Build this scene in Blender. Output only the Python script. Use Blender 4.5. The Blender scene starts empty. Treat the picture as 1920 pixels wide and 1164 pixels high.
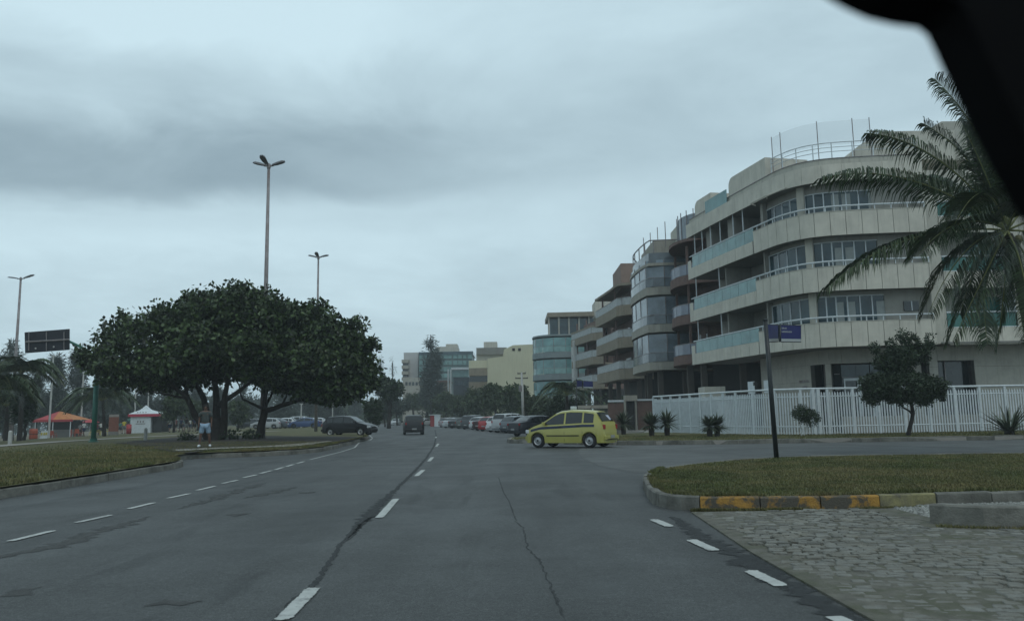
import bpy, math, random
import numpy as np
from mathutils import Vector, Matrix
random.seed(7); rng = np.random.default_rng(7)
C = bpy.context.scene.collection
SC = bpy.context.scene
R = math.radians
# ------------------------------------------------------------------ camera
FPX = 1500.0; EYE = 1.35; PITCH = math.atan(200 / FPX); ROLL = R(1.0)
_f = Vector((0, math.cos(PITCH), math.sin(PITCH))); _u = Vector((0, -math.sin(PITCH), math.cos(PITCH))); _r = Vector((1, 0, 0))
CR = _r * math.cos(ROLL) - _u * math.sin(ROLL); CU = _u * math.cos(ROLL) + _r * math.sin(ROLL)
cam = bpy.data.cameras.new('camera'); co = bpy.data.objects.new('camera', cam); C.objects.link(co)
m = Matrix((CR, CU, -_f)).transposed().to_4x4(); m.translation = Vector((0, 0, EYE)); co.matrix_world = m
cam.sensor_width = 36; cam.lens = 36 * FPX / 1920; cam.clip_start = 0.02; cam.clip_end = 6000
cam.dof.use_dof = True; cam.dof.focus_distance = 35; cam.dof.aperture_fstop = 4.5
SC.camera = co
SC.view_settings.view_transform = 'Standard'; SC.view_settings.look = 'None'; SC.view_settings.gamma = 1
SC.view_settings.use_curve_mapping = False; SC.view_settings.exposure = 0.16
def ray(x, y): return _f + ((x - 960) / FPX) * CR + ((582 - y) / FPX) * CU
def G(x, y, z=0.0):            # ground point seen at a pixel of the survey photo
    d = ray(x, y); t = (z - EYE) / d.z; return Vector((d.x * t, d.y * t, z))
def at(x, y, Y):
    d = ray(x, y); t = Y / d.y; return Vector((d.x * t, Y, EYE + d.z * t))
# ------------------------------------------------------------------ world
SUN_EL = R(58); SUN_AZ = R(150)
w = bpy.data.worlds.new('World'); SC.world = w; w.use_nodes = True
nt = w.node_tree; nt.nodes.clear()
def N(t, tree=None, **k):
    n = (tree or nt).nodes.new(t)
    for a, b in k.items(): setattr(n, a, b)
    return n
def L(a, b, tree=None): (tree or nt).links.new(a, b)
def mth(op, a, b=None, c=None, tree=None):
    n = N('ShaderNodeMath', tree, operation=op)
    for i, v in enumerate((a, b, c)):
        if v is None: continue
        if isinstance(v, (int, float)): n.inputs[i].default_value = v
        else: L(v, n.inputs[i], tree)
    return n.outputs[0]
tc = N('ShaderNodeTexCoord'); sp = N('ShaderNodeSeparateXYZ'); L(tc.outputs['Generated'], sp.inputs[0])
zc = mth('MAXIMUM', sp.outputs[2], 0.0)
el = mth('MULTIPLY', mth('ARCSINE', mth('MINIMUM', zc, 1.0)), 180 / math.pi)
az = mth('MULTIPLY', mth('ARCTAN2', sp.outputs[0], sp.outputs[1]), 180 / math.pi)
cb = N('ShaderNodeCombineXYZ'); den = mth('ADD', zc, 0.16)
L(mth('DIVIDE', sp.outputs[0], den), cb.inputs[0]); L(mth('DIVIDE', sp.outputs[1], den), cb.inputs[1])
def noise(vec, scale, detail=4, rough=.55, dist=0.0, tree=None):
    n = N('ShaderNodeTexNoise', tree); n.inputs['Scale'].default_value = scale; n.inputs['Detail'].default_value = detail
    n.inputs['Roughness'].default_value = rough; n.inputs['Distortion'].default_value = dist; L(vec, n.inputs['Vector'], tree); return n.outputs['Fac']
n1 = noise(cb.outputs[0], 0.55, 5, .5, .3); n2 = noise(cb.outputs[0], 1.9, 6, .6, .6); n3 = noise(cb.outputs[0], 6.0, 6, .6, .2)
elw = mth('ADD', el, mth('ADD', mth('MULTIPLY', mth('SUBTRACT', n2, .5), 4.5), mth('MULTIPLY', mth('SUBTRACT', n1, .5), 3.0)))
elw = mth('SUBTRACT', elw, mth('MULTIPLY', mth('ADD', az, 20.0), .07))
rp = N('ShaderNodeValToRGB'); rp.color_ramp.interpolation = 'EASE'
cr = rp.color_ramp
stops = [(0, .80), (4, .86), (9, .91), (12.0, .96), (13.8, .88), (15.8, .56), (18.0, .56), (22.0, .80), (26, 1.02), (33, .94), (45, .82), (60, .84)]
while len(cr.elements) < len(stops): cr.elements.new(.5)
for e, (d, v) in zip(cr.elements, stops): e.position = d / 60; e.color = (v, v, v, 1)
L(mth('DIVIDE', elw, 60), rp.inputs[0])
# the dark shelf fades towards the right of the view and behind
mr = N('ShaderNodeMapRange'); mr.interpolation_type = 'SMOOTHSTEP'
mr.inputs['From Min'].default_value = 8; mr.inputs['From Max'].default_value = 34; mr.inputs['To Min'].default_value = 1.1; mr.inputs['To Max'].default_value = .30
L(mth('ABSOLUTE', mth('ADD', az, 28)), mr.inputs['Value'])
band = mth('ADD', mth('MULTIPLY', mth('SUBTRACT', rp.outputs[0], .80), mr.outputs[0]), .80)
val = mth('ADD', band, mth('MULTIPLY', mth('SUBTRACT', n2, .5), .26))
val = mth('ADD', val, mth('MULTIPLY', mth('SUBTRACT', n3, .5), .10))
val = mth('ADD', val, mth('MULTIPLY', mth('SUBTRACT', n1, .5), .36))
ct = N('ShaderNodeValToRGB'); c2 = ct.color_ramp
c2.elements[0].position = .3; c2.elements[0].color = (.145, .215, .268, 1)
c2.elements[1].position = 1.1; c2.elements[1].color = (.565, .735, .810, 1)
c2.elements[1].position = 1.0
L(val, ct.inputs[0])
sky = N('ShaderNodeTexSky', sky_type='NISHITA'); sky.sun_disc = False; sky.sun_elevation = SUN_EL; sky.sun_rotation = SUN_AZ
sky.air_density = 1.5; sky.dust_density = 3
scl = N('ShaderNodeVectorMath', operation='SCALE'); scl.inputs['Scale'].default_value = 10.0; L(ct.outputs[0], scl.inputs[0])
mx = N('ShaderNodeMix', data_type='RGBA'); mx.inputs['Factor'].default_value = .97
L(sky.outputs[0], mx.inputs['A']); L(scl.outputs[0], mx.inputs['B'])
bg = N('ShaderNodeBackground'); bg.inputs['Strength'].default_value = 0.1; L(mx.outputs['Result'], bg.inputs['Color'])
wo = N('ShaderNodeOutputWorld'); L(bg.outputs[0], wo.inputs['Surface'])
sl = bpy.data.lights.new('sun', 'SUN'); sl.energy = 0.5; sl.angle = R(25); sl.color = (1, .97, .92)
so = bpy.data.objects.new('sun', sl); C.objects.link(so); so.rotation_euler = (R(90) - SUN_EL, 0, math.pi - SUN_AZ)
# ------------------------------------------------------------------ materials
MATS = {}
def mat(name, c, rough=.8, var=.15, scale=3.0, bump=0.0, bscale=40.0, metal=0.0, spec=.5, coat=0.0, c2=None, split=.5, island=0.0, streak=0.0, trans=0.0, ior=1.45, detail=6, alpha=1.0, soft=.12, fade=None):
    if name in MATS: return MATS[name]
    M = bpy.data.materials.new(name); M.use_nodes = True; t = M.node_tree; b = t.nodes['Principled BSDF']
    b.inputs['Roughness'].default_value = rough; b.inputs['Metallic'].default_value = metal
    b.inputs['Specular IOR Level'].default_value = spec; b.inputs['Coat Weight'].default_value = coat; b.inputs['Coat Roughness'].default_value = .08
    b.inputs['IOR'].default_value = ior
    if trans: b.inputs['Transmission Weight'].default_value = trans
    if alpha < 1: b.inputs['Alpha'].default_value = alpha
    g = N('ShaderNodeNewGeometry', t)
    nf = noise(g.outputs['Position'], scale, detail, .62, 0, t)
    base = c if isinstance(c, (list, tuple)) else (c, c, c)
    lo = tuple(v * (1 - var) for v in base[:3]); hi = tuple(min(1, v * (1 + var)) for v in base[:3])
    r = N('ShaderNodeValToRGB', t); r.color_ramp.elements[0].position = .3; r.color_ramp.elements[1].position = .7
    r.color_ramp.elements[0].color = (*lo, 1); r.color_ramp.elements[1].color = (*hi, 1); L(nf, r.inputs[0], t)
    out = r.outputs[0]
    if c2:
        nf2 = noise(g.outputs['Position'], scale * .37, 7, .7, .4, t)
        mr_ = N('ShaderNodeMapRange', t); mr_.inputs['From Min'].default_value = split - soft; mr_.inputs['From Max'].default_value = split + soft
        L(nf2, mr_.inputs['Value'], t)
        q = N('ShaderNodeMix', t, data_type='RGBA'); L(mr_.outputs[0], q.inputs['Factor'], t); L(out, q.inputs['A'], t); q.inputs['B'].default_value = (*c2, 1); out = q.outputs['Result']
    if streak:
        mp = N('ShaderNodeMapping', t); mp.inputs['Scale'].default_value = (5, 5, .35); L(g.outputs['Position'], mp.inputs[0], t)
        ns = noise(mp.outputs[0], 1.0, 6, .7, 0, t)
        mr_ = N('ShaderNodeMapRange', t); mr_.inputs['From Min'].default_value = .5; mr_.inputs['From Max'].default_value = .75
        mr_.inputs['To Min'].default_value = 1; mr_.inputs['To Max'].default_value = 1 - streak; L(ns, mr_.inputs['Value'], t)
        q = N('ShaderNodeVectorMath', t, operation='SCALE'); L(out, q.inputs[0], t); L(mr_.outputs[0], q.inputs['Scale'], t); out = q.outputs[0]
    if island:
        mr_ = N('ShaderNodeMapRange', t); mr_.inputs['To Min'].default_value = 1 - island; mr_.inputs['To Max'].default_value = 1 + island
        L(g.outputs['Random Per Island'], mr_.inputs['Value'], t)
        q = N('ShaderNodeVectorMath', t, operation='SCALE'); L(out, q.inputs[0], t); L(mr_.outputs[0], q.inputs['Scale'], t); out = q.outputs[0]
    L(out, b.inputs['Base Color'], t)
    if fade:                     # worn, ragged edges for things laid on the road
        at_ = N('ShaderNodeAttribute', t); at_.attribute_name = 'fade'
        v_ = mth('ADD', mth('MULTIPLY', at_.outputs['Fac'], fade[0], tree=t), mth('MULTIPLY', noise(g.outputs['Position'], fade[2], 6, .7, 0, t), fade[3], tree=t), tree=t)
        fr_ = N('ShaderNodeMapRange', t); fr_.inputs['From Min'].default_value = fade[1]; fr_.inputs['From Max'].default_value = fade[1] + fade[4]; fr_.inputs['To Max'].default_value = fade[5]
        L(v_, fr_.inputs['Value'], t); L(fr_.outputs[0], b.inputs['Alpha'], t)
    if bump:
        bn = noise(g.outputs['Position'], bscale, 4, .6, 0, t); bu = N('ShaderNodeBump', t); bu.inputs['Strength'].default_value = min(1, bump); bu.inputs['Distance'].default_value = .02 * max(1, bump)
        L(bn, bu.inputs['Height'], t); L(bu.outputs[0], b.inputs['Normal'], t)
    MATS[name] = M; return M
M_beige = mat('cream stone cladding', (.53, .50, .43), .7, .12, 1.2, .2, 60, streak=.2, island=.07)
M_beige2 = mat('cream render', (.46, .44, .38), .85, .10, .8, .2, 30, streak=.35)
M_joint = mat('dark joint backing', (.10, .10, .09), .9)
M_white = mat('white painted steel', (.56, .60, .62), .5, .10, 4)
M_glass = mat('dark window glass', (.012, .020, .022), .06, .3, .6, spec=.9)
M_glass2 = mat('blue grey window glass', (.022, .050, .062), .06, .5, .7, spec=.7, island=.6)
M_teal = mat('teal balustrade glass', (.14, .26, .26), .12, .25, 1.0, spec=.8, island=.15)
M_teal_d = mat('deep green glass', (.02, .12, .10), .12, .3, 1.0, spec=.8)
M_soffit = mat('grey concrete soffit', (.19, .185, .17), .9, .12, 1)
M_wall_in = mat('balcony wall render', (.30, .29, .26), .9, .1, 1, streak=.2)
M_tile = mat('stone wall tile', (.36, .345, .30), .6, .12, 2, .15, 50, island=.10, streak=.2)
M_brick = mat('brown pink brick', (.15, .095, .080), .85, .18, 2.5, .3, 60, streak=.2)
M_tan = mat('tan render', (.24, .205, .155), .85, .12, 1.0, .2, 30, streak=.35)
M_tan_l = mat('light tan render', (.33, .31, .265), .85, .12, 1.0, .2, 30, streak=.35)
M_cream = mat('pale yellow render', (.52, .50, .36), .9, .07, .3, streak=.18)
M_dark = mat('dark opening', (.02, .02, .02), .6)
M_metal = mat('galvanised steel', (.24, .22, .22), .5, .25, 3, metal=.3, c2=(.16, .10, .08), split=.62)
M_pale_pole = mat('pale concrete pole', (.42, .42, .40), .8, .15, 2)
M_green_pole = mat('green painted steel', (.03, .14, .105), .5, .2, 3)
M_black_paint = mat('black painted steel', (.018, .022, .024), .45, .2, 5)
M_plastic = mat('black plastic', (.012, .012, .013), .6, .1, 5)
M_rubber = mat('tyre rubber', (.018, .018, .019), .85, .2, 8)
M_rim = mat('silver wheel rim', (.35, .36, .37), .35, .1, 5, metal=.6)
M_chrome = mat('head lamp glass', (.55, .58, .60), .1, .05, 5, spec=.9)
M_red_l = mat('red tail lamp', (.28, .012, .012), .15, .1, 5)
M_carglass = mat('tinted car glass', (.010, .013, .015), .05, .2, 3, spec=.8)
M_bark = mat('rough brown bark', (.034, .028, .024), .95, .35, 5, .8, 20)
M_leaf = mat('almond tree leaves', (.034, .056, .016), .5, .45, .9, island=.9, c2=(.072, .052, .020), split=.70)
M_leaf_b = mat('dark broad leaves', (.026, .044, .018), .6, .3, 1.2, island=.5)
M_leaf_c = mat('grey green needles', (.042, .055, .042), .8, .3, 1.0, island=.4)
M_leaf_d = mat('mid green leaves', (.045, .066, .026), .7, .4, .5, island=.5)
M_palm = mat('palm leaflets', (.040, .066, .026), .5, .3, 1.5, island=.5, c2=(.085, .078, .040), split=.66)
M_palm_rib = mat('yellow green palm rib', (.16, .17, .055), .6, .2, 3)
M_cycad = mat('grey green stiff leaves', (.062, .080, .048), .6, .3, 3, island=.4)
M_skin = mat('brown skin', (.11, .06, .042), .6, .08, 8)
M_skin2 = mat('tan skin', (.22, .13, .09), .6, .08, 8)
# asphalt with wheel-lane bands, stains and patches
def asphalt():
    M = bpy.data.materials.new('worn asphalt'); M.use_nodes = True; t = M.node_tree; b = t.nodes['Principled BSDF']; MATS['asphalt'] = M
    g = N('ShaderNodeNewGeometry', t); P = g.outputs['Position']
    def ramp(src, stops):
        r = N('ShaderNodeValToRGB', t)
        while len(r.color_ramp.elements) < len(stops): r.color_ramp.elements.new(.5)
        for e, (p, c) in zip(r.color_ramp.elements, stops): e.position = p; e.color = (*c, 1) if isinstance(c, tuple) else (c, c, c, 1)
        L(src, r.inputs[0], t); return r.outputs[0]
    def mapped(sx, sy):
        mp = N('ShaderNodeMapping', t); mp.inputs['Scale'].default_value = (sx, sy, 1); mp.inputs['Rotation'].default_value = (0, 0, R(-4)); L(P, mp.inputs[0], t); return mp.outputs[0]
    def mul(a, s, f=1.0):
        q = N('ShaderNodeMix', t, data_type='RGBA', blend_type='MULTIPLY'); q.inputs['Factor'].default_value = f; L(a, q.inputs['A'], t); L(s, q.inputs['B'], t); return q.outputs['Result']
    grain = ramp(noise(P, 75, 3, .7, 0, t), [(.28, (.022, .024, .0245)), (.5, (.048, .0505, .0495)), (.76, (.115, .118, .114))])
    big = ramp(noise(mapped(.35, .10), 1.2, 6, .6, .3, t), [(.3, .80), (.7, 1.18)])
    lanes = ramp(noise(mapped(.75, .012), 1.6, 3, .5, 0, t), [(.35, .82), (.65, 1.15)])
    stain = ramp(noise(mapped(1.1, .22), 1.0, 5, .6, .8, t), [(.57, 1.0), (.66, .66), (.8, .5)])
    blot = ramp(noise(P, 3.1, 4, .6, .5, t), [(.3, .88), (.7, 1.1)])
    mid = ramp(noise(P, 14, 4, .7, .3, t), [(.25, .66), (.5, 1.0), (.75, 1.36)])
    speck = ramp(noise(P, 34, 3, .75, .2, t), [(.3, .60), (.5, 1.0), (.7, 1.55)])
    c = mul(mul(mul(mul(mul(mul(grain, big), lanes), stain), blot), mid), speck)
    L(c, b.inputs['Base Color'], t)
    rr = N('ShaderNodeMapRange', t); rr.inputs['To Min'].default_value = .45; rr.inputs['To Max'].default_value = .95
    L(noise(mapped(.5, .5), 1.0, 5, .6, .5, t), rr.inputs['Value'], t); L(rr.outputs[0], b.inputs['Roughness'], t)
    bu = N('ShaderNodeBump', t); bu.inputs['Strength'].default_value = .5; bu.inputs['Distance'].default_value = .012
    L(noise(P, 95, 3, .7, 0, t), bu.inputs['Height'], t); L(bu.outputs[0], b.inputs['Normal'], t)
    return M
M_asph = asphalt()
M_asph_old = mat('old grey side street asphalt', (.098, .102, .100), .8, .25, .8, .5, 70, c2=(.058, .059, .057), split=.58)
M_tar = mat('dark tar seam', (.028, .030, .031), .8, .3, 12, .4, 60, fade=(1, .98, 8, 1.3, .45, .80))
M_paint = mat('worn white road paint', (.42, .43, .41), .75, .14, 9, .3, 80, c2=(.17, .175, .17), split=.60, soft=.06, fade=(1.4, 1.18, 20, 1.3, .15, 1))
M_kerb = mat('weathered kerb concrete', (.17, .165, .145), .9, .25, 4, .6, 40, c2=(.07, .068, .058), split=.56)
M_kerb_y = mat('flaking yellow kerb paint', (.34, .185, .040), .85, .28, 8, .8, 40, c2=(.085, .076, .060), split=.495, soft=.04)
M_kerb_p = mat('pale yellow kerb paint', (.25, .225, .11), .85, .25, 7, .6, 40, c2=(.11, .10, .08), split=.53)
M_grass = mat('short dry grass', (.074, .074, .026), .95, .32, 2.2, .9, 60, c2=(.120, .098, .042), split=.56)
M_grass_r = mat('green lawn', (.062, .072, .021), .95, .32, 1.3, .9, 60, c2=(.128, .106, .042), split=.53)
M_blade = mat('grass blades', (.076, .086, .026), .8, .35, 1.3, island=.5, c2=(.160, .132, .056), split=.53)
M_soil_shade = mat('bare soil with tree shade', (.026, .020, .016), .95, .3, 2.5, .8, 30, c2=(.040, .031, .023), split=.56)  # bare soil, its colour darkened further to deepen the shade under the trees
M_path = mat('pale concrete path', (.27, .25, .225), .9, .15, 1.5, .3, 30)
M_sand = mat('beach sand and litter', (.16, .135, .095), .95, .25, .6, .5, 10, c2=(.075, .078, .040), split=.58)
M_stone = mat('worn grey cobble', (.170, .168, .150), .85, .30, 9.0, 1.0, 45, island=.30, c2=(.135, .125, .098), split=.55)
M_stone_bed = mat('sandy cobble bed', (.125, .118, .098), .95, .35, 6, 1.0, 40, c2=(.075, .078, .045), split=.56)
M_pebble = mat('white pebbles', (.28, .28, .26), .8, .3, 14, 1, 60, island=.5)
M_sea = mat('grey green sea', (.05, .09, .095), .25, .15, .2, .6, .5)
# ------------------------------------------------------------------ mesh helpers
class MB:
    def __init__(s): s.v = []; s.f = []
    def add(s, vs, fs):
        o = len(s.v); s.v += [tuple(v) for v in vs]; s.f += [tuple(i + o for i in f) for f in fs]; return s
    def box(s, c, d, rz=0.0, rx=0.0, ry=0.0):
        M = Matrix.Translation(Vector(c)) @ Matrix.Rotation(rz, 4, 'Z') @ Matrix.Rotation(ry, 4, 'Y') @ Matrix.Rotation(rx, 4, 'X')
        vs = [M @ Vector((x * d[0] / 2, y * d[1] / 2, z * d[2] / 2)) for x in (-1, 1) for y in (-1, 1) for z in (-1, 1)]
        return s.add(vs, [(0, 1, 3, 2), (4, 6, 7, 5), (0, 4, 5, 1), (2, 3, 7, 6), (0, 2, 6, 4), (1, 5, 7, 3)])
    def prism(s, pts, z0, z1):
        n = len(pts); vs = [(p[0], p[1], z0) for p in pts] + [(p[0], p[1], z1) for p in pts]
        a = sum(pts[i][0] * pts[(i + 1) % n][1] - pts[(i + 1) % n][0] * pts[i][1] for i in range(n))
        r = list(range(n))
        if a < 0: r.reverse()
        fs = [tuple(reversed(r)), tuple(i + n for i in r)] + [(r[i], r[(i + 1) % n], r[(i + 1) % n] + n, r[i] + n) for i in range(n)]
        return s.add(vs, fs)
    def extr(s, pts3, d):           # planar polygon pushed along vector d
        n = len(pts3); d = Vector(d); vs = [Vector(p) for p in pts3]; vs += [v + d for v in vs[:n]]
        return s.add(vs, [tuple(range(n - 1, -1, -1)), tuple(range(n, 2 * n))] + [(i, (i + 1) % n, (i + 1) % n + n, i + n) for i in range(n)])
    def quad(s, a, b, c, d): return s.add([a, b, c, d], [(0, 1, 2, 3)])
    def tube(s, pts, rads, n=8, caps=True):
        pts = [Vector(p) for p in pts]
        if isinstance(rads, (int, float)): rads = [rads] * len(pts)
        o = len(s.v); k = len(pts); prev = None
        for i, p in enumerate(pts):
            t = (pts[min(i + 1, k - 1)] - pts[max(i - 1, 0)]).normalized()
            if prev is None: a = t.orthogonal().normalized()
            else: a = (prev - t * prev.dot(t)); a = a.normalized() if a.length > 1e-6 else t.orthogonal().normalized()
            prev = a; b = t.cross(a)
            for j in range(n):
                q = 2 * math.pi * j / n; s.v.append(tuple(p + (a * math.cos(q) + b * math.sin(q)) * rads[i]))
        for i in range(k - 1):
            for j in range(n): s.f.append((o + i * n + j, o + i * n + (j + 1) % n, o + (i + 1) * n + (j + 1) % n, o + (i + 1) * n + j))
        if caps: s.f.append(tuple(o + j for j in range(n - 1, -1, -1))); s.f.append(tuple(o + (k - 1) * n + j for j in range(n)))
        return s
    def lathe(s, prof, n=16, axis='Z', c=(0, 0, 0)):
        o = len(s.v)
        for r, h in prof:
            for j in range(n):
                q = 2 * math.pi * j / n; a, b = r * math.cos(q), r * math.sin(q)
                s.v.append({'Z': (c[0] + a, c[1] + b, c[2] + h), 'X': (c[0] + h, c[1] + a, c[2] + b), 'Y': (c[0] + a, c[1] + h, c[2] + b)}[axis])
        for i in range(len(prof) - 1):
            for j in range(n): s.f.append((o + i * n + j, o + i * n + (j + 1) % n, o + (i + 1) * n + (j + 1) % n, o + (i + 1) * n + j))
        return s
    fade = None
    def mesh(s, name, m, smooth=False, off=None):
        me = bpy.data.meshes.new(name)
        vs = s.v if off is None else [(v[0] - off[0], v[1] - off[1], v[2] - off[2]) for v in s.v]
        me.from_pydata(vs, [], s.f); me.materials.append(m)
        if s.fade: a = me.attributes.new('fade', 'FLOAT', 'POINT'); a.data.foreach_set('value', s.fade)
        if smooth: me.shade_smooth()
        return me
    def build(s, name, m, parent=None, smooth=False, world=True, bevel=0.0):
        off = parent.location if (parent and world) else None
        if parent and world and parent.parent: off = parent.location + parent.parent.location
        o = bpy.data.objects.new(name, s.mesh(name, m, smooth, off)); C.objects.link(o)
        if parent: o.parent = parent
        if bevel:
            b = o.modifiers.new('bevel', 'BEVEL'); b.width = bevel; b.segments = 2; b.limit_method = 'ANGLE'
        return o
def np_mesh(name, V, F, m, parent=None, world=True, smooth=False):
    me = bpy.data.meshes.new(name); V = np.asarray(V, dtype=np.float32)
    if parent and world: V = V - np.array(parent.location, dtype=np.float32)
    k = F.shape[1]
    me.vertices.add(len(V)); me.vertices.foreach_set('co', V.ravel())
    me.loops.add(F.size); me.loops.foreach_set('vertex_index', F.ravel().astype(np.int32))
    me.polygons.add(len(F)); me.polygons.foreach_set('loop_start', np.arange(0, F.size, k, dtype=np.int32)); me.polygons.foreach_set('loop_total', np.full(len(F), k, dtype=np.int32))
    me.update(calc_edges=True); me.materials.append(m)
    o = bpy.data.objects.new(name, me); C.objects.link(o)
    if parent: o.parent = parent
    return o
def tag(o, label=None, cat=None, group=None, kind=None):
    if label: o['label'] = label
    if cat: o['category'] = cat
    if group: o['group'] = group
    if kind: o['kind'] = kind
    return o
def empty(name, loc=(0, 0, 0), label=None, cat=None, group=None, kind=None, rz=0.0):
    o = bpy.data.objects.new(name, None); o.empty_display_size = .2; C.objects.link(o); o.location = loc; o.rotation_euler.z = rz
    return tag(o, label, cat, group, kind)
def lerp(a, b, t): return a + (b - a) * t
def polyx(pts, y):               # piecewise linear value
    if y <= pts[0][0]: return pts[0][1]
    for (a, b), (c, d) in zip(pts, pts[1:]):
        if y <= c: return b + (d - b) * (y - a) / (c - a)
    return pts[-1][1]
class Path:
    sg = 1                       # smoothed 2-D plan path with arc length
    def __init__(s, pts, step=.15, smooth=True):
        P = [Vector(p) for p in pts]
        if smooth:
            Q = []
            E = [P[0] * 2 - P[1]] + P + [P[-1] * 2 - P[-2]]
            for i in range(1, len(E) - 2):
                n = max(2, int((E[i + 1] - E[i]).length / step))
                for k in range(n):
                    t = k / n; a, b, c, d = E[i - 1], E[i], E[i + 1], E[i + 2]
                    Q.append(.5 * ((2 * b) + (c - a) * t + (2 * a - 5 * b + 4 * c - d) * t * t + (3 * b - a - 3 * c + d) * t ** 3))
            Q.append(P[-1]); P = Q
        s.p = P; s.s = [0]
        for a, b in zip(P, P[1:]): s.s.append(s.s[-1] + (b - a).length)
        s.L = s.s[-1]
    def at(s, t):
        t = max(0, min(s.L, t))
        import bisect
        i = max(1, min(len(s.s) - 1, bisect.bisect_left(s.s, t)))
        a, b = s.p[i - 1], s.p[i]; d = s.s[i] - s.s[i - 1]
        return a + (b - a) * ((t - s.s[i - 1]) / d if d else 0), (b - a).normalized()
    def off(s, t, o):            # positive o = to the left of travel
        p, d = s.at(t); o = o * s.sg; return Vector((p.x - d.y * o, p.y + d.x * o))
    def wall(s, mb, t0, t1, o0, o1, z0, z1, n=None):
        n = n or max(1, int((t1 - t0) / .6))
        ts = [lerp(t0, t1, i / n) for i in range(n + 1)]
        poly = [s.off(t, o0) for t in ts] + [s.off(t, o1) for t in reversed(ts)]
        k = len(ts); v = []
        for t in ts:
            a, b = s.off(t, o0), s.off(t, o1); v += [(a.x, a.y, z0), (b.x, b.y, z0), (b.x, b.y, z1), (a.x, a.y, z1)]
        f = [(3, 2, 1, 0), tuple(4 * n + i for i in (0, 1, 2, 3))]
        for i in range(n):
            q = 4 * i; f += [(q, q + 1, q + 5, q + 4), (q + 1, q + 2, q + 6, q + 5), (q + 2, q + 3, q + 7, q + 6), (q + 3, q, q + 4, q + 7)]
        mb.add(v, f); return mb
# ------------------------------------------------------------------ terrain
XL = [(-40, -9.7), (15.3, -9.66), (19, -9.8), (24.5, -10.2), (26.6, -10.9), (28.5, -12.0), (30.6, -12.3), (31.3, -11.4), (31.9, -9.9), (33.5, -8.9), (36, -8.5), (43.5, -9.0), (52, -9.6), (58.4, -10.5), (72.7, -13.4), (100, -19), (134, -27), (185, -42), (260, -70), (400, -130), (1500, -700)]
HD = [(0, .215), (1, .25), (6, .34), (18, .33), (30, .15), (42, -.45), (60, -.5), (76, -.9), (92, -3.0), (140, -6), (900, -8)]
def hL(x, y): return polyx(HD, polyx(XL, y) - x)
def densify(b, lo, hi, st):
    s = set(v for v, _ in b if lo <= v <= hi); v = lo
    while v < hi: s.add(v); v += st
    s.add(hi); return sorted(s)
def terrain(name, d0, d1, m, ys):
    ds = sorted(set([d for d, _ in HD if d0 <= d <= d1] + [d0, d1])); V = []; F = []
    for y in ys:
        for d in ds: V.append((polyx(XL, y) - d, y, polyx(HD, d)))
    n = len(ds)
    for i in range(len(ys) - 1):
        for j in range(n - 1): F.append((i * n + j, (i + 1) * n + j, (i + 1) * n + j + 1, i * n + j + 1))
    mb = MB(); mb.v = V; mb.f = F; return tag(mb.build(name, m), kind='structure')
ys = densify(XL, -40, 80, 2) + densify(XL, 90, 400, 15) + [700, 1500]
terrain('verge', 0.02, 34, M_grass, ys)
terrain('beach', 34, 900, M_sand, ys)
mb = MB(); mb.quad((-4000, -500, -2.4), (-60, -500, -2.4), (-60, 5000, -2.4), (-4000, 5000, -2.4)); tag(mb.build('sea', M_sea), kind='structure')
mb = MB(); mb.quad((-14, -60, -.06), (2500, -60, -.06), (2500, 5000, -.06), (-14, 5000, -.06))
mb.add([(-14, 130, -.06), (-14, 5000, -.06), (-3000, 5000, -.06), (-400, 900, -.06), (-130, 400, -.06), (-27, 134, -.06)], [(5, 4, 3, 2, 1, 0)])
mb.quad((-95, -60, -.9), (-14, -60, -.9), (-14, 130, -.9), (-95, 130, -.9))
tag(mb.build('ground', M_sand), kind='structure')
XR = [(-40, 60), (51, 60), (52, 8.5), (58, 7.6), (69, 5.6), (82, 3.6), (100, .8), (115, -2.2), (134, -6.8), (185, -20), (250, -41), (400, -100)]
mb = MB(); yy = densify(XL, -40, 400, 4); yy = sorted(set(yy + [v for v, _ in XR])); V = []
for y in yy: V += [(polyx(XL, y) - .1, y, 0), (polyx(XR, y), y, 0)]
mb.add(V, [(2 * i, 2 * i + 1, 2 * i + 3, 2 * i + 2) for i in range(len(yy) - 1)])
road = tag(mb.build('road', M_asph), kind='structure')
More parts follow.
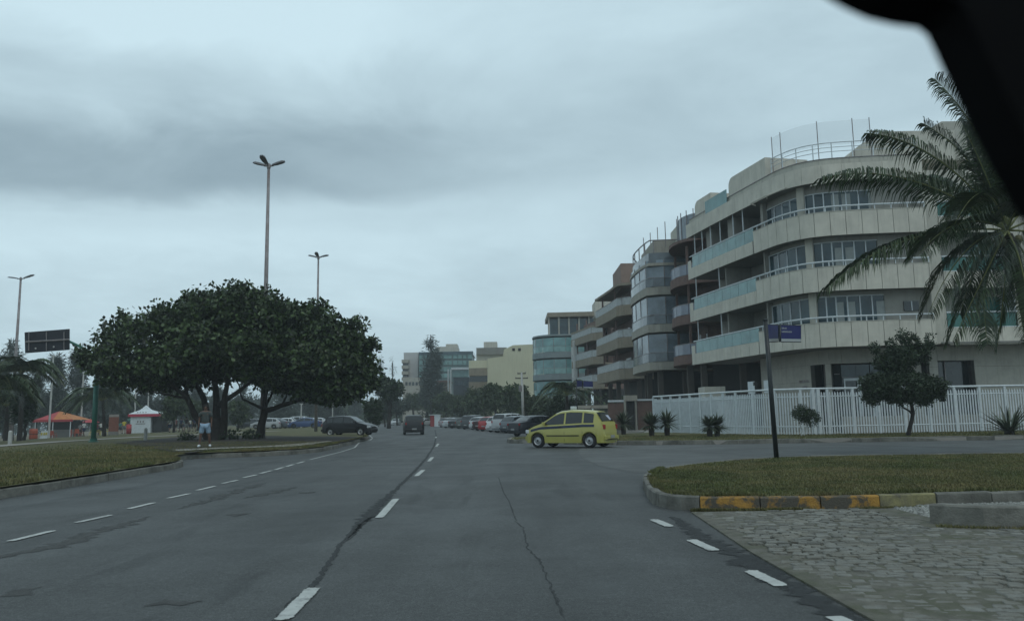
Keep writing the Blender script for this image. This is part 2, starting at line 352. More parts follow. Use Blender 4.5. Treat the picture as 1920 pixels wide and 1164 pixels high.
# side street sheet (older, greyer asphalt)
mb = MB(); mb.add([(x, y, .004) for x, y in [(2.9, 19.0), (4.3, 20.2), (7.1, 22.3), (13.5, 22.2), (60, 22), (60, 34.6), (20, 35.5), (9, 36.0), (5, 36.8), (3.4, 38.0), (2.6, 33), (2.2, 27), (2.3, 22)]], [tuple(range(13))])
tag(mb.build('side_street', M_asph_old), kind='structure')
def strip(pts, w, z=.005, jit=0.0, n_per=.25, hz=False):
    P = [Vector((p[0], p[1])) for p in pts]; Q = []
    for a, b in zip(P, P[1:]):
        k = max(1, int((b - a).length / n_per))
        for i in range(k): Q.append(a + (b - a) * i / k)
    Q.append(P[-1]); V = []; nn = len(Q)
    for i, p in enumerate(Q):
        d = (Q[min(i + 1, nn - 1)] - Q[max(i - 1, 0)]).normalized(); nrm = Vector((-d.y, d.x)); ww = w if isinstance(w, (int, float)) else polyx(w, i / max(1, nn - 1))
        a = ww / 2 * (1 + random.uniform(-jit, jit)); b = ww / 2 * (1 + random.uniform(-jit, jit)); s = random.uniform(-jit, jit) * ww * .3
        for u in (0, .25, .5, .75, 1):
            q = p + nrm * (s + a - (a + b) * u); V.append((q.x, q.y, (hL(q.x, q.y) + .03) if hz else z))
    mb = MB(); mb.add(V, [(5 * i + j, 5 * i + j + 1, 5 * i + j + 6, 5 * i + j + 5) for i in range(nn - 1) for j in range(4)])
    mb.fade = [(0, .75, 1, .75, 0)[k % 5] * (1 if 4 < k < len(V) - 5 or len(V) < 30 else .0) for k in range(len(V))]; return mb
# painted markings: parts of the road
dl = [((10, 1017), (105, 994)), ((140, 981), (212, 965)), ((238, 955), (292, 942)), ((312, 935), (358, 925)), ((368, 920), (405, 911)), ((415, 907), (447, 900)), ((455, 896), (482, 890)), ((487, 888), (510, 882)), ((515, 881), (532, 876)), ((536, 875), (551, 870.5)), ((556, 869), (571, 865))]
dc = [((524, 1168), (591, 1100)), ((710, 972), (743, 935)), ((780, 893), (794, 881)), ((804, 865), (811, 857)), ((818, 837), (822, 831.5)), ((817, 821), (818, 818.5))]
dr = [((1222, 973), (1260, 989)), ((1292, 1011), (1345, 1035)), ((1400, 1068), (1474, 1103)), ((1562, 1157), (1650, 1200))]
for lst, w_ in ((dl, .13), (dc, .15), (dr, .16)):
    for a, b in lst: strip([G(*a), G(*b)], w_ * 1.1, .010, .06, .12).build('lane_dash', M_paint, road)
strip([G(580, 862), G(610, 854.5), G(640, 847), G(665, 839), (-9.2, 48), (-9.6, 54), (-10.5, 60), (-13.3, 74)], .11, .010, .1).build('edge_line', M_paint, road)
M_crack = mat('faint hairline crack', (.034, .036, .036), .9, .2, 9, fade=(1, 1.34, 2.2, 1.5, .4, .6))
for pts, w_, nm in [([(495, 1190), (545, 1130), (592, 1094), (614, 1062), (628, 1040), (640, 1018), (660, 1006), (676, 984), (700, 968)], .075, 'tar_seam'), ([(648, 1012), (672, 985), (700, 958), (728, 930), (750, 910)], [(0, .05), (.3, .30), (.6, .22), (1, .10)], 'tar_seam'),
                    ([(750, 910), (775, 886), (800, 858), (814, 836), (818, 818), (816, 806)], .12, 'tar_seam'), ([(935, 895), (945, 925), (955, 940), (968, 978), (982, 990), (988, 1025), (1012, 1052), (1030, 1090), (1062, 1170)], .035, 'crack'),
                    ([(1262, 968), (1300, 998), (1360, 1030), (1420, 1062), (1500, 1108), (1600, 1170), (1700, 1230)], [(0, .14), (.3, .3), (.55, .42), (.8, .3), (1, .3)], 'tar_strip')]:
    strip([G(*p) for p in pts], w_, .006, .75 if nm == 'crack' else .45, .07).build(nm, M_tar if nm != 'crack' else M_crack, road)
M_smudge = mat('dark scuffed asphalt', (.050, .050, .049), .75, .25, 9, .5, 70, c2=(.068, .068, .065), split=.48, fade=(1, .95, 5, 1.3, .5, .75))
for pts, w_ in [([(-40, 1054), (90, 1026), (200, 992), (285, 967)], .5), ([(330, 955), (420, 930), (500, 905)], .45), ([(440, 968), (470, 962)], .4), ([(0, 1118), (80, 1100)], .4), ([(270, 1136), (380, 1126)], .25), ([(560, 925), (600, 921)], .35), ([(455, 935), (560, 912)], .35)]:
    strip([G(*p) for p in pts], [(0, .02), (.25, w_), (.75, w_ * .8), (1, .02)], .005, .6, .12).build('scuff', M_smudge, road)
# paths on the left verge
tag(strip([G(-80, 842, .33), G(120, 827, .33), G(250, 820, .33), G(420, 812.5, .33), G(520, 808, .33)], 1.8, hz=True, jit=.05, n_per=1.0).build('path', M_path), kind='structure')
tag(strip([(-13.2, 31.6), (-11.9, 33.2), (-10.2, 35.2), (-9.9, 38), (-9.8, 43)], [(0, .8), (.4, 1.3), (.7, .8), (1, .3)], hz=True, jit=.06, n_per=.5).build('pavement', M_path), kind='structure')
def blob(name, pts, m, zf, rings=5, jit=.12):
    P = [Vector((p[0], p[1])) for p in pts]; n = 90; c = sum(P, Vector((0, 0))) / len(P); B = []
    per = [0]; PP = P + [P[0]]
    for a, b in zip(PP, PP[1:]): per.append(per[-1] + (b - a).length)
    for i in range(n):
        t = per[-1] * i / n; k = max(j for j in range(len(P)) if per[j] <= t); a, b = PP[k], PP[k + 1]; q = a + (b - a) * ((t - per[k]) / max(1e-6, per[k + 1] - per[k]))
        B.append(c + (q - c) * (1 + random.uniform(-jit, jit)))
    V = [(c.x, c.y, zf(c.x, c.y))]
    for r in range(1, rings + 1):
        for q in B: p = c + (q - c) * r / rings; V.append((p.x, p.y, zf(p.x, p.y)))
    F = [(0, 1 + i, 1 + (i + 1) % n) for i in range(n)]
    for r in range(rings - 1):
        for i in range(n): a = 1 + r * n + i; b = 1 + r * n + (i + 1) % n; F.append((a, a + n, b + n, b))
    mb = MB(); mb.add(V, F); return tag(mb.build(name, m), kind='structure')
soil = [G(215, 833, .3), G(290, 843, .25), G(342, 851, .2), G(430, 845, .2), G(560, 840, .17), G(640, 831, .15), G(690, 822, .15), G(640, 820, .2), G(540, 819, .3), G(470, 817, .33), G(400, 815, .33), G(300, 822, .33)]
blob('soil', soil, M_soil_shade, lambda x, y: hL(x, y) + .025, 8, .05)
# right-hand verge and pavement (raised .17), then grass top
vf = [(-.4, 44.5), (-.3, 43.0), (.5, 41.9), (1.8, 40.6), (3.0, 38.6), (4.6, 37.2), (6.5, 36.4), (9, 36.0), (14, 35.7), (20, 35.4), (32, 35.0), (60, 34.5)]
bk = [(60, 400), (-95, 400), (-36, 250), (-15, 185), (-2.4, 134), (1.8, 115), (4.8, 100), (6.5, 82), (8.2, 69), (9.4, 58), (8.5, 53.5), (4, 51.5), (1, 50), (-.2, 48.2)]
tag(MB().prism(vf + bk, -.05, .165).build('pavement', M_path), kind='structure')
gp_ = [(-.2, 44.5), (-.1, 43.1), (.65, 42.05), (1.95, 40.75), (3.13, 38.75), (4.7, 37.35), (6.55, 36.55), (9, 36.15), (14, 35.85), (20, 35.55), (32, 35.15), (60, 34.7), (60, 43), (28, 43), (16, 42.6), (13.0, 44.5), (9.4, 55), (8.2, 53.2), (4, 51.3), (1.1, 49.8), (-.05, 48)]
tag(MB().prism(gp_, .05, .185).build('verge', M_grass_r), kind='structure')
# grass island on the right
isl_f = [(3.06, 17.9), (2.6, 16.4), (2.3, 14.6), (2.12, 12.9), (2.13, 12.15), (2.4, 11.62), (3.2, 11.42), (5.0, 11.40), (7.2, 11.65), (10, 12.1), (16, 13.3), (30, 16)]
isl_b = [(30, 21.6), (13.5, 21.7), (9.5, 22.0), (7.1, 21.8), (5.3, 20.6), (4.1, 19.4)]
def inset(P, d):
    n = len(P); out = []; a = sum(P[i][0] * P[(i + 1) % n][1] - P[(i + 1) % n][0] * P[i][1] for i in range(n)); sg = 1 if a > 0 else -1
    for i in range(n):
        p0, p1, p2 = Vector(P[i - 1]), Vector(P[i]), Vector(P[(i + 1) % n]); d1 = (p1 - p0).normalized(); d2 = (p2 - p1).normalized()
        nn = (Vector((-d1.y, d1.x)) + Vector((-d2.y, d2.x))).normalized() * sg; out.append((p1.x + nn.x * d, p1.y + nn.y * d))
    return out
tag(MB().prism(inset(isl_f + isl_b, .13), -.03, .165).build('verge', M_grass_r), kind='structure')
def kerb(path, z0, h, w_, mats, length=1.0, side=1, name='kerb_stone', parent=None, seg=None, hf=None):
    p = Path(path, .3, True); n = max(1, int(p.L / length)); i = 0
    for i in range(n):
        a, b = p.L * i / n + .008, p.L * (i + 1) / n - .008
        mb = MB(); dz = random.uniform(-.012, .012); do = random.uniform(-.012, .012)
        k = 3; ts = [lerp(a, b, q / k) for q in range(k + 1)]; v = []
        for t in ts:
            zz = (hf(*p.off(t, 0)) if hf else z0); c = .02
            prof = [(0, -.05), (.01, h - c), (c + .01, h), (w_ - c, h), (w_, h - c), (w_, -.05)]
            for o, z in prof: q = p.off(t, side * (o + do)); v.append((q.x, q.y, zz + z + (dz if z > 0 else 0)))
        f = []
        for q in range(k):
            for j in range(6): f.append((q * 6 + j, q * 6 + (j + 1) % 6, (q + 1) * 6 + (j + 1) % 6, (q + 1) * 6 + j))
        f += [tuple(range(5, -1, -1)), tuple(k * 6 + j for j in range(6))]
        mb.add(v, f); m_ = mats(i, p.at((a + b) / 2)[0]) if callable(mats) else mats
        mb.build(name, m_, parent)
kroot = empty('kerb', kind='structure')
kerb([(x, y) for y, x in XL if -40 < y < 100][0:], 0, .17, .15, M_kerb, 1.1, 1, parent=kroot)
kerb([(-9.7, 2)] + [(-9.66, 15.3)], 0, .235, .15, M_kerb, 1.1, 1, parent=kroot)
kerb(vf[:11] , 0, .20, .14, M_kerb, 1.2, 1, parent=kroot)
kerb([(-.4, 44.5), (-.2, 48.2), (1, 50), (4, 51.5), (8.5, 53.5)], 0, .18, .14, M_kerb, 1.2, -1, parent=kroot)
def ik(i, p):
    if p.y < 12.4 and 2.45 < p.x < 5.35: return M_kerb_y if random.random() < .92 else M_kerb
    if p.y < 12.4 and 5.0 < p.x < 5.7: return M_kerb_p
    return M_kerb
kerb(isl_f[:-2] + [(12.5, 12.55)], 0, .19, .15, ik, .82, 1, parent=kroot)
kerb(isl_b + [(3.3, 18.4)], 0, .19, .14, M_kerb, 1.0, 1, parent=kroot)
# second, nearer kerb block with a scrap of grass behind it
kerb([(4.9, 9.75), (5.02, 9.5), (5.6, 9.32), (8.5, 9.0)], 0, .25, .22, M_kerb, 1.6, 1, parent=kroot)
tag(MB().prism([(5.6, 9.62), (8.6, 9.28), (9.8, 9.3), (11, 11.9), (7.6, 11.55)], -.03, .12).build('verge', M_grass_r), kind='structure')
# ------------------------------------------------------------------ cobbled bay
cob = empty('cobbled_bay', (0, 0, 0), kind='structure')
bed = [(2.42, 11.3), (2.28, 8), (2.30, 3), (9.5, 3), (9.5, 9.0), (5.0, 9.5), (5.5, 11.2)]
MB().prism(bed, -.02, .0185).build('bed', M_stone_bed, cob)
def in_bay(x, y):
    if x < 2.42 + (.04 if y < 9 else .1) + .05 * math.sin(y * 5) or y > 11.22 or y < 4.2 or x > .70 * y + .8: return False
    if x > 4.75 and y > 9.15 - (x - 5) * .06: return False
    return True
stones = []; ang = R(-11); ca, sa = math.cos(ang), math.sin(ang); row = 0; v = -2.0
while v < 14:
    u_ = -2 + random.uniform(0, .2)
    while u_ < 11:
        lw = random.uniform(.09, .17); x = u_ * ca - v * sa; y = u_ * sa + v * ca
        if in_bay(x, y) and random.random() > .05: stones.append((x, y, lw, random.uniform(.080, .104), random.uniform(-.004, .007) + .012 * math.sin(x * 1.7) * math.sin(y * 1.3), ang + random.uniform(-.09, .09)))
        u_ += lw + random.uniform(.008, .028)
    v += .112
def stone_geo(s, mb, o=(0, 0)):
    x, y, a, b, dz, rz = s; V = []; c, n = math.cos(rz), math.sin(rz); j = [random.uniform(-.012, .012) for _ in range(8)]
    for k, (z, f) in enumerate([(0, 1.0), (.022 + dz, .97), (.028 + dz, .84)]):
        for q, (sx, sy) in enumerate([(-1, -1), (1, -1), (1, 1), (-1, 1)]):
            px_, py_ = sx * a / 2 * f + j[q], sy * b / 2 * f + j[q + 4]; V.append((x + px_ * c - py_ * n - o[0], y + px_ * n + py_ * c - o[1], z + .003 * j[q] * 100))
    mb.add(V, [(8, 9, 10, 11)] + [(i + l, (i + 1) % 4 + l, (i + 1) % 4 + l + 4, i + l + 4) for l in (0, 4) for i in range(4)])
def shows(s):                     # how large a stone is in view
    d = s[1]; return (d > 5.0 and s[0] < .64 * d) * 1.0 / d
stones.sort(key=shows, reverse=True)
for s in stones[:300]:
    mb = MB(); stone_geo(s, mb, (s[0], s[1])); o = mb.build('cobblestone', M_stone, cob, world=False); o.location = (s[0], s[1], 0)
mb = MB(); [stone_geo(s, mb) for s in stones[300:]]; tag(mb.build('cobblestones', M_stone, cob), kind='stuff')
mb = MB()
for i in range(2600):              # pebbles in the gap between the two kerbs
    t = random.random(); s = random.random(); x = lerp(5.2, 8.6, t ** 1.5); y0, y1 = (11.25 + .09 * (x - 5), lerp(11.3, 9.7, min(1, (x - 4.6) / .9))) if x < 5.6 else (11.45 + .12 * (x - 5.6), 11.2 + .05 * (x - 5.6))
    y = lerp(y1, y0, s); r = random.uniform(.015, .035)
    mb.add([(x + r, y, .02), (x, y + r, .02), (x - r, y, .02), (x, y - r, .02), (x, y, .02 + r)], [(0, 1, 4), (1, 2, 4), (2, 3, 4), (3, 0, 4)])
pbed = MB().prism([(4.6, 11.3), (5.0, 9.9), (5.6, 9.75), (7.6, 11.3), (9, 11.8), (6.5, 11.6)], -.02, .022); tag(pbed.build('pebble_bed', M_stone_bed), kind='structure')
tag(mb.build('pebbles', M_pebble), kind='stuff')
# grass blades on the near lawns
def blades(n, sampler, hmin, hmax):
    P = np.array([sampler() for _ in range(n)]); a = rng.uniform(0, 6.28, n); h = rng.uniform(hmin, hmax, n); w_ = rng.uniform(.006, .014, n) * (h / .05) ** .5
    dx, dy = np.cos(a) * w_, np.sin(a) * w_; lx, ly = rng.normal(0, .4, n) * h, rng.normal(0, .4, n) * h
    V = np.empty((n, 3, 3)); V[:, 0] = P + np.c_[dx, dy, 0 * a]; V[:, 1] = P - np.c_[dx, dy, 0 * a]; V[:, 2] = P + np.c_[lx, ly, h]
    return V.reshape(-1, 3), np.arange(3 * n).reshape(-1, 3)
def poly_in(P, x, y):
    c = False; n = len(P)
    for i in range(n):
        a, b = P[i], P[i - 1]
        if (a[1] > y) != (b[1] > y) and x < (b[0] - a[0]) * (y - a[1]) / (b[1] - a[1]) + a[0]: c = not c
    return c
ip = inset(isl_f + isl_b, .15)
def samp_isl():
    while True:
        y = random.uniform(11.4, 22); x = random.uniform(2, .68 * y + 1.5)
        if poly_in(ip, x, y): return (x, y, .163)
V, F = blades(90000, samp_isl, .015, .045); tag(np_mesh('grass', V, F, M_blade), kind='stuff')
def edge_samp(path, off0, off1, z):
    p = Path(path, .3, True)
    def f():
        while True:
            t = random.uniform(0, p.L)
            if math.sin(t * 2.1) + math.sin(t * 5.3 + 1) + random.uniform(-1.6, 1.0) > -.2: break
        q = p.off(t, random.uniform(off0, off1)); return (q.x, q.y, z if z is not None else hL(q.x, q.y) - .01)
    return f
V, F = blades(9000, edge_samp(isl_f[:-1], .10, .24, .165), .03, .095); tag(np_mesh('grass', V, F, M_blade), kind='stuff')
V, F = blades(5000, edge_samp([(2.45, 11.45), (3.2, 11.37), (5.0, 11.33), (5.6, 11.35)], -.06, .03, .0), .015, .06); tag(np_mesh('weeds', V, F, M_blade), kind='stuff')
V, F = blades(2500, edge_samp([(4.88, 9.5), (5.02, 9.42), (5.6, 9.22), (8.5, 8.9)], -.08, .04, .0), .015, .06); tag(np_mesh('weeds', V, F, M_blade), kind='stuff')
V, F = blades(9000, edge_samp([(x, y) for y, x in XL if 8 < y < 60], .10, .26, None), .03, .11); tag(np_mesh('grass', V, F, M_blade), kind='stuff')
def samp_l():
    while True:
        y = random.uniform(14, 42); d = abs(random.gauss(0, 6)); x = polyx(XL, y) - .16 - d
        if x > -.72 * y - 2: return (x, y, hL(x, y) - .003)
V, F = blades(70000, samp_l, .02, .08); tag(np_mesh('grass', V, F, M_blade), kind='stuff')
def samp_r():
    while True:
        y = random.uniform(35.8, 46); x = random.uniform(0, 30)
        if poly_in(gp_, x, y): return (x, y, .183)
V, F = blades(30000, samp_r, .03, .08); tag(np_mesh('grass', V, F, M_blade), kind='stuff')
# ------------------------------------------------------------------ corner apartment building
P0 = Path([(13.35, 59.6), (14.5, 54.0), (15.6, 49.2), (16.15, 47.2), (17.0, 45.85), (18.2, 45.1), (19.8, 44.75), (21.6, 44.55), (23.65, 44.4)], .15); P0.sg = -1
B = empty('apartment_building', (18, 48, .18), 'cream stone clad corner apartment block with curved balconies and teal glass rails behind white fence', 'apartment building')
def s_of(x=None, y=None, path=None):        # arc length of the path point nearest to x or y
    path = path or P0; best = min(range(len(path.p)), key=lambda i: abs((path.p[i].x - x) if x is not None else (path.p[i].y - y))); return path.s[best]
TH = .14; S_G = s_of(y=49.9)               # glass rail ends / full stone parapet starts
LEV = [5.0, 8.2, 11.4]
for k, z in enumerate(LEV):
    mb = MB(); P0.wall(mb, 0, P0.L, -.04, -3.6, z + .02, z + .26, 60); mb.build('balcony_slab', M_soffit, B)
    mb = MB(); P0.wall(mb, .02, P0.L, -.03, -.12, z + .03, z + .74, 60); P0.wall(mb, S_G, P0.L, -.03, -.12, z + .74, z + 1.34, 40); mb.build('balcony_parapet', M_joint, B)
    # cladding panels, each its own piece
    t = 0.02; pid = 0
    while t < P0.L - .05:
        full = t > S_G - .01; wd = (.86 if full else 1.15) * random.uniform(.97, 1.03)
        if t < S_G < t + wd - .01: wd = S_G - t
        if wd < .15: t = S_G + .001; continue
        e = min(P0.L, t + wd); mb = MB(); top = z + (1.36 if full or t < .5 else .78)
        if t < .5: e = min(e, .62)
        P0.wall(mb, t + .014, e - .014, .001 * random.uniform(-3, 5), -.034, z - .03, top, 3); mb.build('stone_panel', M_beige, B); t = e
    # cap on the parapet
    mb = MB(); P0.wall(mb, S_G, P0.L, .02, -.16, z + 1.364, z + 1.40, 40); mb.build('parapet_cap', M_beige2, B)
    # hand rail and its little posts
    pts = [(*P0.off(t, -.07), z + 1.68) for t in np.linspace(.3, P0.L - .02, 70)]
    MB().tube(pts, .05, 6).build('handrail', M_white, B)
    for t in np.linspace(S_G + .4, P0.L - .08, 13):
        q = P0.off(t, -.07); MB().box((q.x, q.y, z + 1.53), (.045, .045, .28), rz=.3).build('rail_post', M_white, B)
    # teal glass panes of the left stretch
    n = 8; g0 = .75
    for i in range(n):
        a, b = lerp(g0, S_G, i / n) + .015, lerp(g0, S_G, (i + 1) / n) - .015
        mb = MB(); P0.wall(mb, a, b, -.05, -.065, z + .80, z + 1.62, 2); mb.build('balustrade_glass', M_teal, B)
    # inner wall, window band, mullions
    top = z + 3.22; off = -.85
    sA, sB, sC = s_of(x=[16.95, 16.95, 16.7][k]), s_of(x=[21.35, 21.15, 21.0][k]), P0.L
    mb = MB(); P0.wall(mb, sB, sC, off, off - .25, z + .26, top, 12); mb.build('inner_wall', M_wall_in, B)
    mb = MB(); P0.wall(mb, s_of(y=49.5) - .0, sB, off - .02, off - .25, z + (2.98 if k < 2 else 2.76), top, 16); mb.build('lintel', M_wall_in, B)
    if k == 0:
        q = P0.off(sB + 1.4, off); MB().box((q.x + .05, q.y - .04, z + 2.25), (.85, .08, .55)).build('window', M_glass, B); MB().box((q.x + .05, q.y - .09, z + 2.25), (.05, .06, .55)).build('mullion', M_white, B)
    S0 = s_of(y=49.6)
    # glazed doors: slanted stretch, pier, curved stretch
    def glaze(a, b, n, zz0, zz1, off, mg=M_glass2):
        for i in range(n):
            u, v_ = lerp(a, b, i / n), lerp(a, b, (i + 1) / n); mb = MB(); P0.wall(mb, u + .03, v_ - .03, off - .06, off - .09, zz0, zz1, 1); mb.build('window_pane', mg, B)
            q = P0.off(u, off - .04); MB().box((q.x, q.y, (zz0 + zz1) / 2), (.065, .09, zz1 - zz0), rz=-.2).build('mullion', M_white, B)
        mb = MB(); P0.wall(mb, a, b, off + .0, off - .1, zz1, zz1 + .06, 8); mb.build('window_head', M_white, B)
    zt_ = z + (2.92 if k < 2 else 2.70)
    glaze(sA + .35, sB, 6, z + .26, zt_, off)
    glaze(S0, sA - .15, 4, z + .26, zt_, off)
    q = P0.off(sA + .1, off + .05); MB().box((q.x, q.y, z + 1.75), (.42, .42, 2.98), rz=-.6).build('pier', M_beige2, B)
    # left stretch behind the glass rail
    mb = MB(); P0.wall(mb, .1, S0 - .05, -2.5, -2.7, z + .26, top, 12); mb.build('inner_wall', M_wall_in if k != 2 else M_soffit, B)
    for t, w_ in ((4.9, .35), (S0 - .1, .35)) if k < 2 else ((2.6, .9), (6.0, .9), (S0 - .1, .3)):
        q = P0.off(t, -1.55); d = P0.at(t)[1]; MB().box((q.x, q.y, z + 1.75), (1.9, .16 if k < 2 else w_, 2.95), rz=math.atan2(d.y, d.x) + R(90)).build('party_wall', M_wall_in, B)
    for t in ((1.0, 2.3, 3.7, 5.2, 7.1, 8.4) if k == 2 else (4.7, .9)):
        q = P0.off(t, -.2); MB().box((q.x, q.y, z + 2.4), (.06, .06, 1.66)).build('balcony_post', M_white, B)
    for t in (1.6, 3.1, 7.2) if k < 2 else (1.2, 3.4, 4.8, 7.6):
        a_, b_ = t, t + 1.25; mb = MB(); P0.wall(mb, a_, b_, -2.44, -2.47, z + .26, z + 2.45, 2); mb.build('balcony_door', M_glass, B)
        for tt in (a_, (a_ + b_) / 2, b_):
            q = P0.off(tt, -2.42); MB().box((q.x, q.y, z + 1.36), (.07, .07, 2.2)).build('door_frame', M_white, B)
# roof band
ZR = 14.60
mb = MB(); P0.wall(mb, .0, P0.L, -.04, -4.5, ZR + .02, ZR + .3, 60); mb.build('roof_slab', M_soffit, B)
mb = MB(); P0.wall(mb, 0, P0.L, -.03, -.15, ZR, ZR + .95, 60); mb.build('roof_band', M_joint, B)
t = 0.0
while t < P0.L - .1:
    e = min(P0.L, t + 1.12); mb = MB(); P0.wall(mb, t + .008, e - .008, .003 * random.uniform(-1, 1), -.034, ZR - .03, ZR + .98, 3); mb.build('stone_panel', M_beige, B); t = e
mb = MB(); P0.wall(mb, 0, P0.L, -.28, -.42, ZR + .9, ZR + 1.38, 60); mb.build('upper_band', M_beige2, B)
mb = MB(); P0.wall(mb, 0, P0.L, -.24, -.46, ZR + 1.384, ZR + 1.42, 60); mb.build('parapet_cap', M_metal, B)
sR0 = s_of(y=48.2)
for dz in (1.0, .72, .46):
    MB().tube([(*P0.off(t, -.5), ZR + 1.42 + dz) for t in np.linspace(sR0, P0.L, 50)], .028 if dz > .9 else .020, 5).build('roof_rail', M_white, B)
for t in np.linspace(sR0, P0.L - .1, 9):
    q = P0.off(t, -.5); MB().box((q.x, q.y, ZR + 1.90), (.05, .05, 1.02)).build('rail_post', M_white, B)
ZN = 18.45
M_net = mat('fine pale netting', (.42, .45, .47), .9, .1, 6, alpha=.08)
tn = [sR0 + .05, sR0 + 1.0, s_of(x=18.1), s_of(x=20.0) + .2, s_of(x=21.2)]
for t in tn: q = P0.off(t, -.6); MB().tube([(q.x, q.y, ZR + 1.4), (q.x, q.y, ZN)], .026, 5).build('net_post', M_metal, B)
mb = MB(); P0.wall(mb, tn[0], tn[-1], -.62, -.625, ZR + 2.3, ZN - .08, 16); mb.build('safety_net', M_net, B)
for tt, sg in ((s_of(y=47.9), 1), (s_of(y=46.4), 1), (s_of(x=19.0), 1)):     # little steel awning frames
    q = P0.off(tt, .02); d = P0.at(tt)[1]; nrm = Vector((d.y, -d.x))
    MB().tube([(q.x, q.y, ZR + .05), (q.x - d.x * .9 + nrm.x * .7, q.y - d.y * .9 + nrm.y * .7, ZR - .32), (q.x - d.x * 1.5, q.y - d.y * 1.5, ZR - .25)], .05, 5).build('awning_bracket', M_beige2, B)
# rounded roof fins and glass between
def fin(t0, t1, z0, z1, r, off0, off1):
    a, b = P0.off(t0, off0), P0.off(t1, off0); n = 7; pts = []
    prof = [(0, z0)] + [(r - r * math.cos(R(90) * i / n), z1 - r + r * math.sin(R(90) * i / n)) for i in range(n + 1)] + [(1e9, z1), (1e9, z0)]
    Lh = (b - a).length; u_ = (b - a) / Lh; nr = Vector((u_.y, -u_.x))
    v = [Vector((a.x + u_.x * min(s, Lh), a.y + u_.y * min(s, Lh), z)) for s, z in prof]
    MB().extr(v, (nr.x * (off1 - off0), nr.y * (off1 - off0), 0)).build('roof_fin', M_beige, B)
for t_, w_ in ((2.0, .5), (6.4, .4), (8.0, .5)):          # pot plants on the balconies
    for z in LEV[:2]:
        q = P0.off(t_ + random.uniform(-.3, .3), -1.0); MB().lathe([(.12, 0), (.2, .35), (.18, .35), (.001, .3)], 8, 'Z', (q.x, q.y, z + .26)).build('flower_pot', M_brick, B)
for k, (x0, z) in enumerate(((22.2, 5.75), (22.4, 8.95), (22.2, 12.15))):     # air conditioner boxes on the plain wall
    MB().box((x0, 45.15, z + .2), (.75, .35, .5)).build('air_conditioner', M_white, B, bevel=.02); MB().lathe([(.19, 0), (.19, .02), (.001, .02)], 10, 'Y', (x0 - .1, 44.955, z + .2)).build('fan_grille', M_plastic, B)
M_cur = mat('pale curtain', (.30, .32, .31), .9, .12, 3)
for z in LEV:
    for x in (19.2, 18.6, 20.9):
        t_ = s_of(x=x + random.uniform(-.2, .2)); mb = MB(); P0.wall(mb, t_, t_ + .5, -.80 - .105, -.80 - .09, z + .5, z + 2.6, 2); mb.build('curtain', M_cur, B)
fin(s_of(y=53.2), s_of(y=48.6), ZR + .6, 17.25, .55, -.3, -3.3)
fin(s_of(y=58.6), s_of(y=55.8), ZR + .6, 17.1, .55, -.3, -3.3)
mb = MB(); P0.wall(mb, s_of(y=56.4), s_of(y=53.2), -.12, -.14, ZR + .98, ZR + 1.95, 3); mb.build('balustrade_glass', M_teal, B)
# penthouse block with slanted side
ph = [at(1590, 297, 49), at(1598, 284, 49), at(1612, 272, 49), at(1652, 247, 49), at(1790, 244, 49), at(1790, 300, 49)]
MB().extr(ph, (0, 8, 0)).build('penthouse', M_beige2, B)
ph = [at(1735, 246, 50), at(1765, 228, 50), at(1930, 226, 50), at(1930, 300, 50), at(1735, 300, 50)]
MB().extr(ph, (0, 8, 0)).build('penthouse', M_tile, B)
# right-hand wing: pier, walls, green glazed bays
MB().box((24.05, 46.6, 9.9), (.75, 3.8, 9.78)).build('pier', M_beige2, B)
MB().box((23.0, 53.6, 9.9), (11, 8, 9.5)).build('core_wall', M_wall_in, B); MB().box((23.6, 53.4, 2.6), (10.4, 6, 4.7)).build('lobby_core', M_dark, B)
MB().box((28.0, 50.2, 10.4), (8.0, 8.0, 10.2)).build('wing_wall', M_beige2, B)
for k, z in enumerate(LEV):
    for i in range(4):
        x0 = 24.46 + i * 1.0; MB().box((x0 + .5, 44.72, z + .42), (.98, .08, .96)).build('stone_panel', M_beige, B)
    MB().box((26.45, 45.45, z + .1), (4.0, 1.4, .25)).build('balcony_slab', M_soffit, B)
    for i in range(4):
        x0 = 24.46 + i * 1.0; MB().box((x0 + .5, 44.76, z + 1.33), (.95, .02, .80)).build('balustrade_glass', M_teal_d, B)
    MB().box((26.45, 44.74, z + 1.78), (4.0, .09, .07)).build('handrail', M_white, B)
    MB().box((26.45, 44.74, z + .93), (4.0, .07, .04)).build('handrail', M_white, B)
    for i in range(2):
        MB().box((26.95 + i * .95, 46.10, z + 1.55), (.9, .03, 2.5)).build('window_pane', M_teal_d, B); MB().box((26.46 + i * .95, 46.08, z + 1.55), (.06, .06, 2.5)).build('mullion', M_white, B)
    MB().box((28.38, 45.4, z + 1.6), (.08, 1.3, 3.1)).build('side_frame', M_white, B)
# ground floor: tiled walls, openings, entrance
G0 = -2.3
def gwall(a, b, z0, z1, name='wall_tile', off=G0, tw=1.25, th=1.0, m_=None):
    t = a
    while t < b - .05:
        e = min(b, t + tw); zz = z0
        while zz < z1 - .02:
            zt = min(z1, zz + th)
            mb = MB(); P0.wall(mb, t + .006, e - .006, off + .002 * random.uniform(-1, 1), off - .05, zz + .006, zt - .006, 2); mb.build(name, m_ or M_tile, B); zz = zt
        t = e
def gback(a, b, z0, z1, m_=M_joint, name='wall_core', off=G0): mb = MB(); P0.wall(mb, a, b, off - .03, off - .3, z0, z1, 8); mb.build(name, m_, B)
ZG = .18
s1 = s_of(y=53.9); s2 = s_of(y=48.2); s3 = s_of(x=16.75); s4 = s_of(x=17.55); s5 = s_of(x=22.4)
gback(s1, s2, ZG, 5.0); gwall(s1, s2, ZG, 5.0)
gback(s2, s5, 4.15, 5.0); gwall(s2, s5, 4.15, 5.0, tw=1.6)
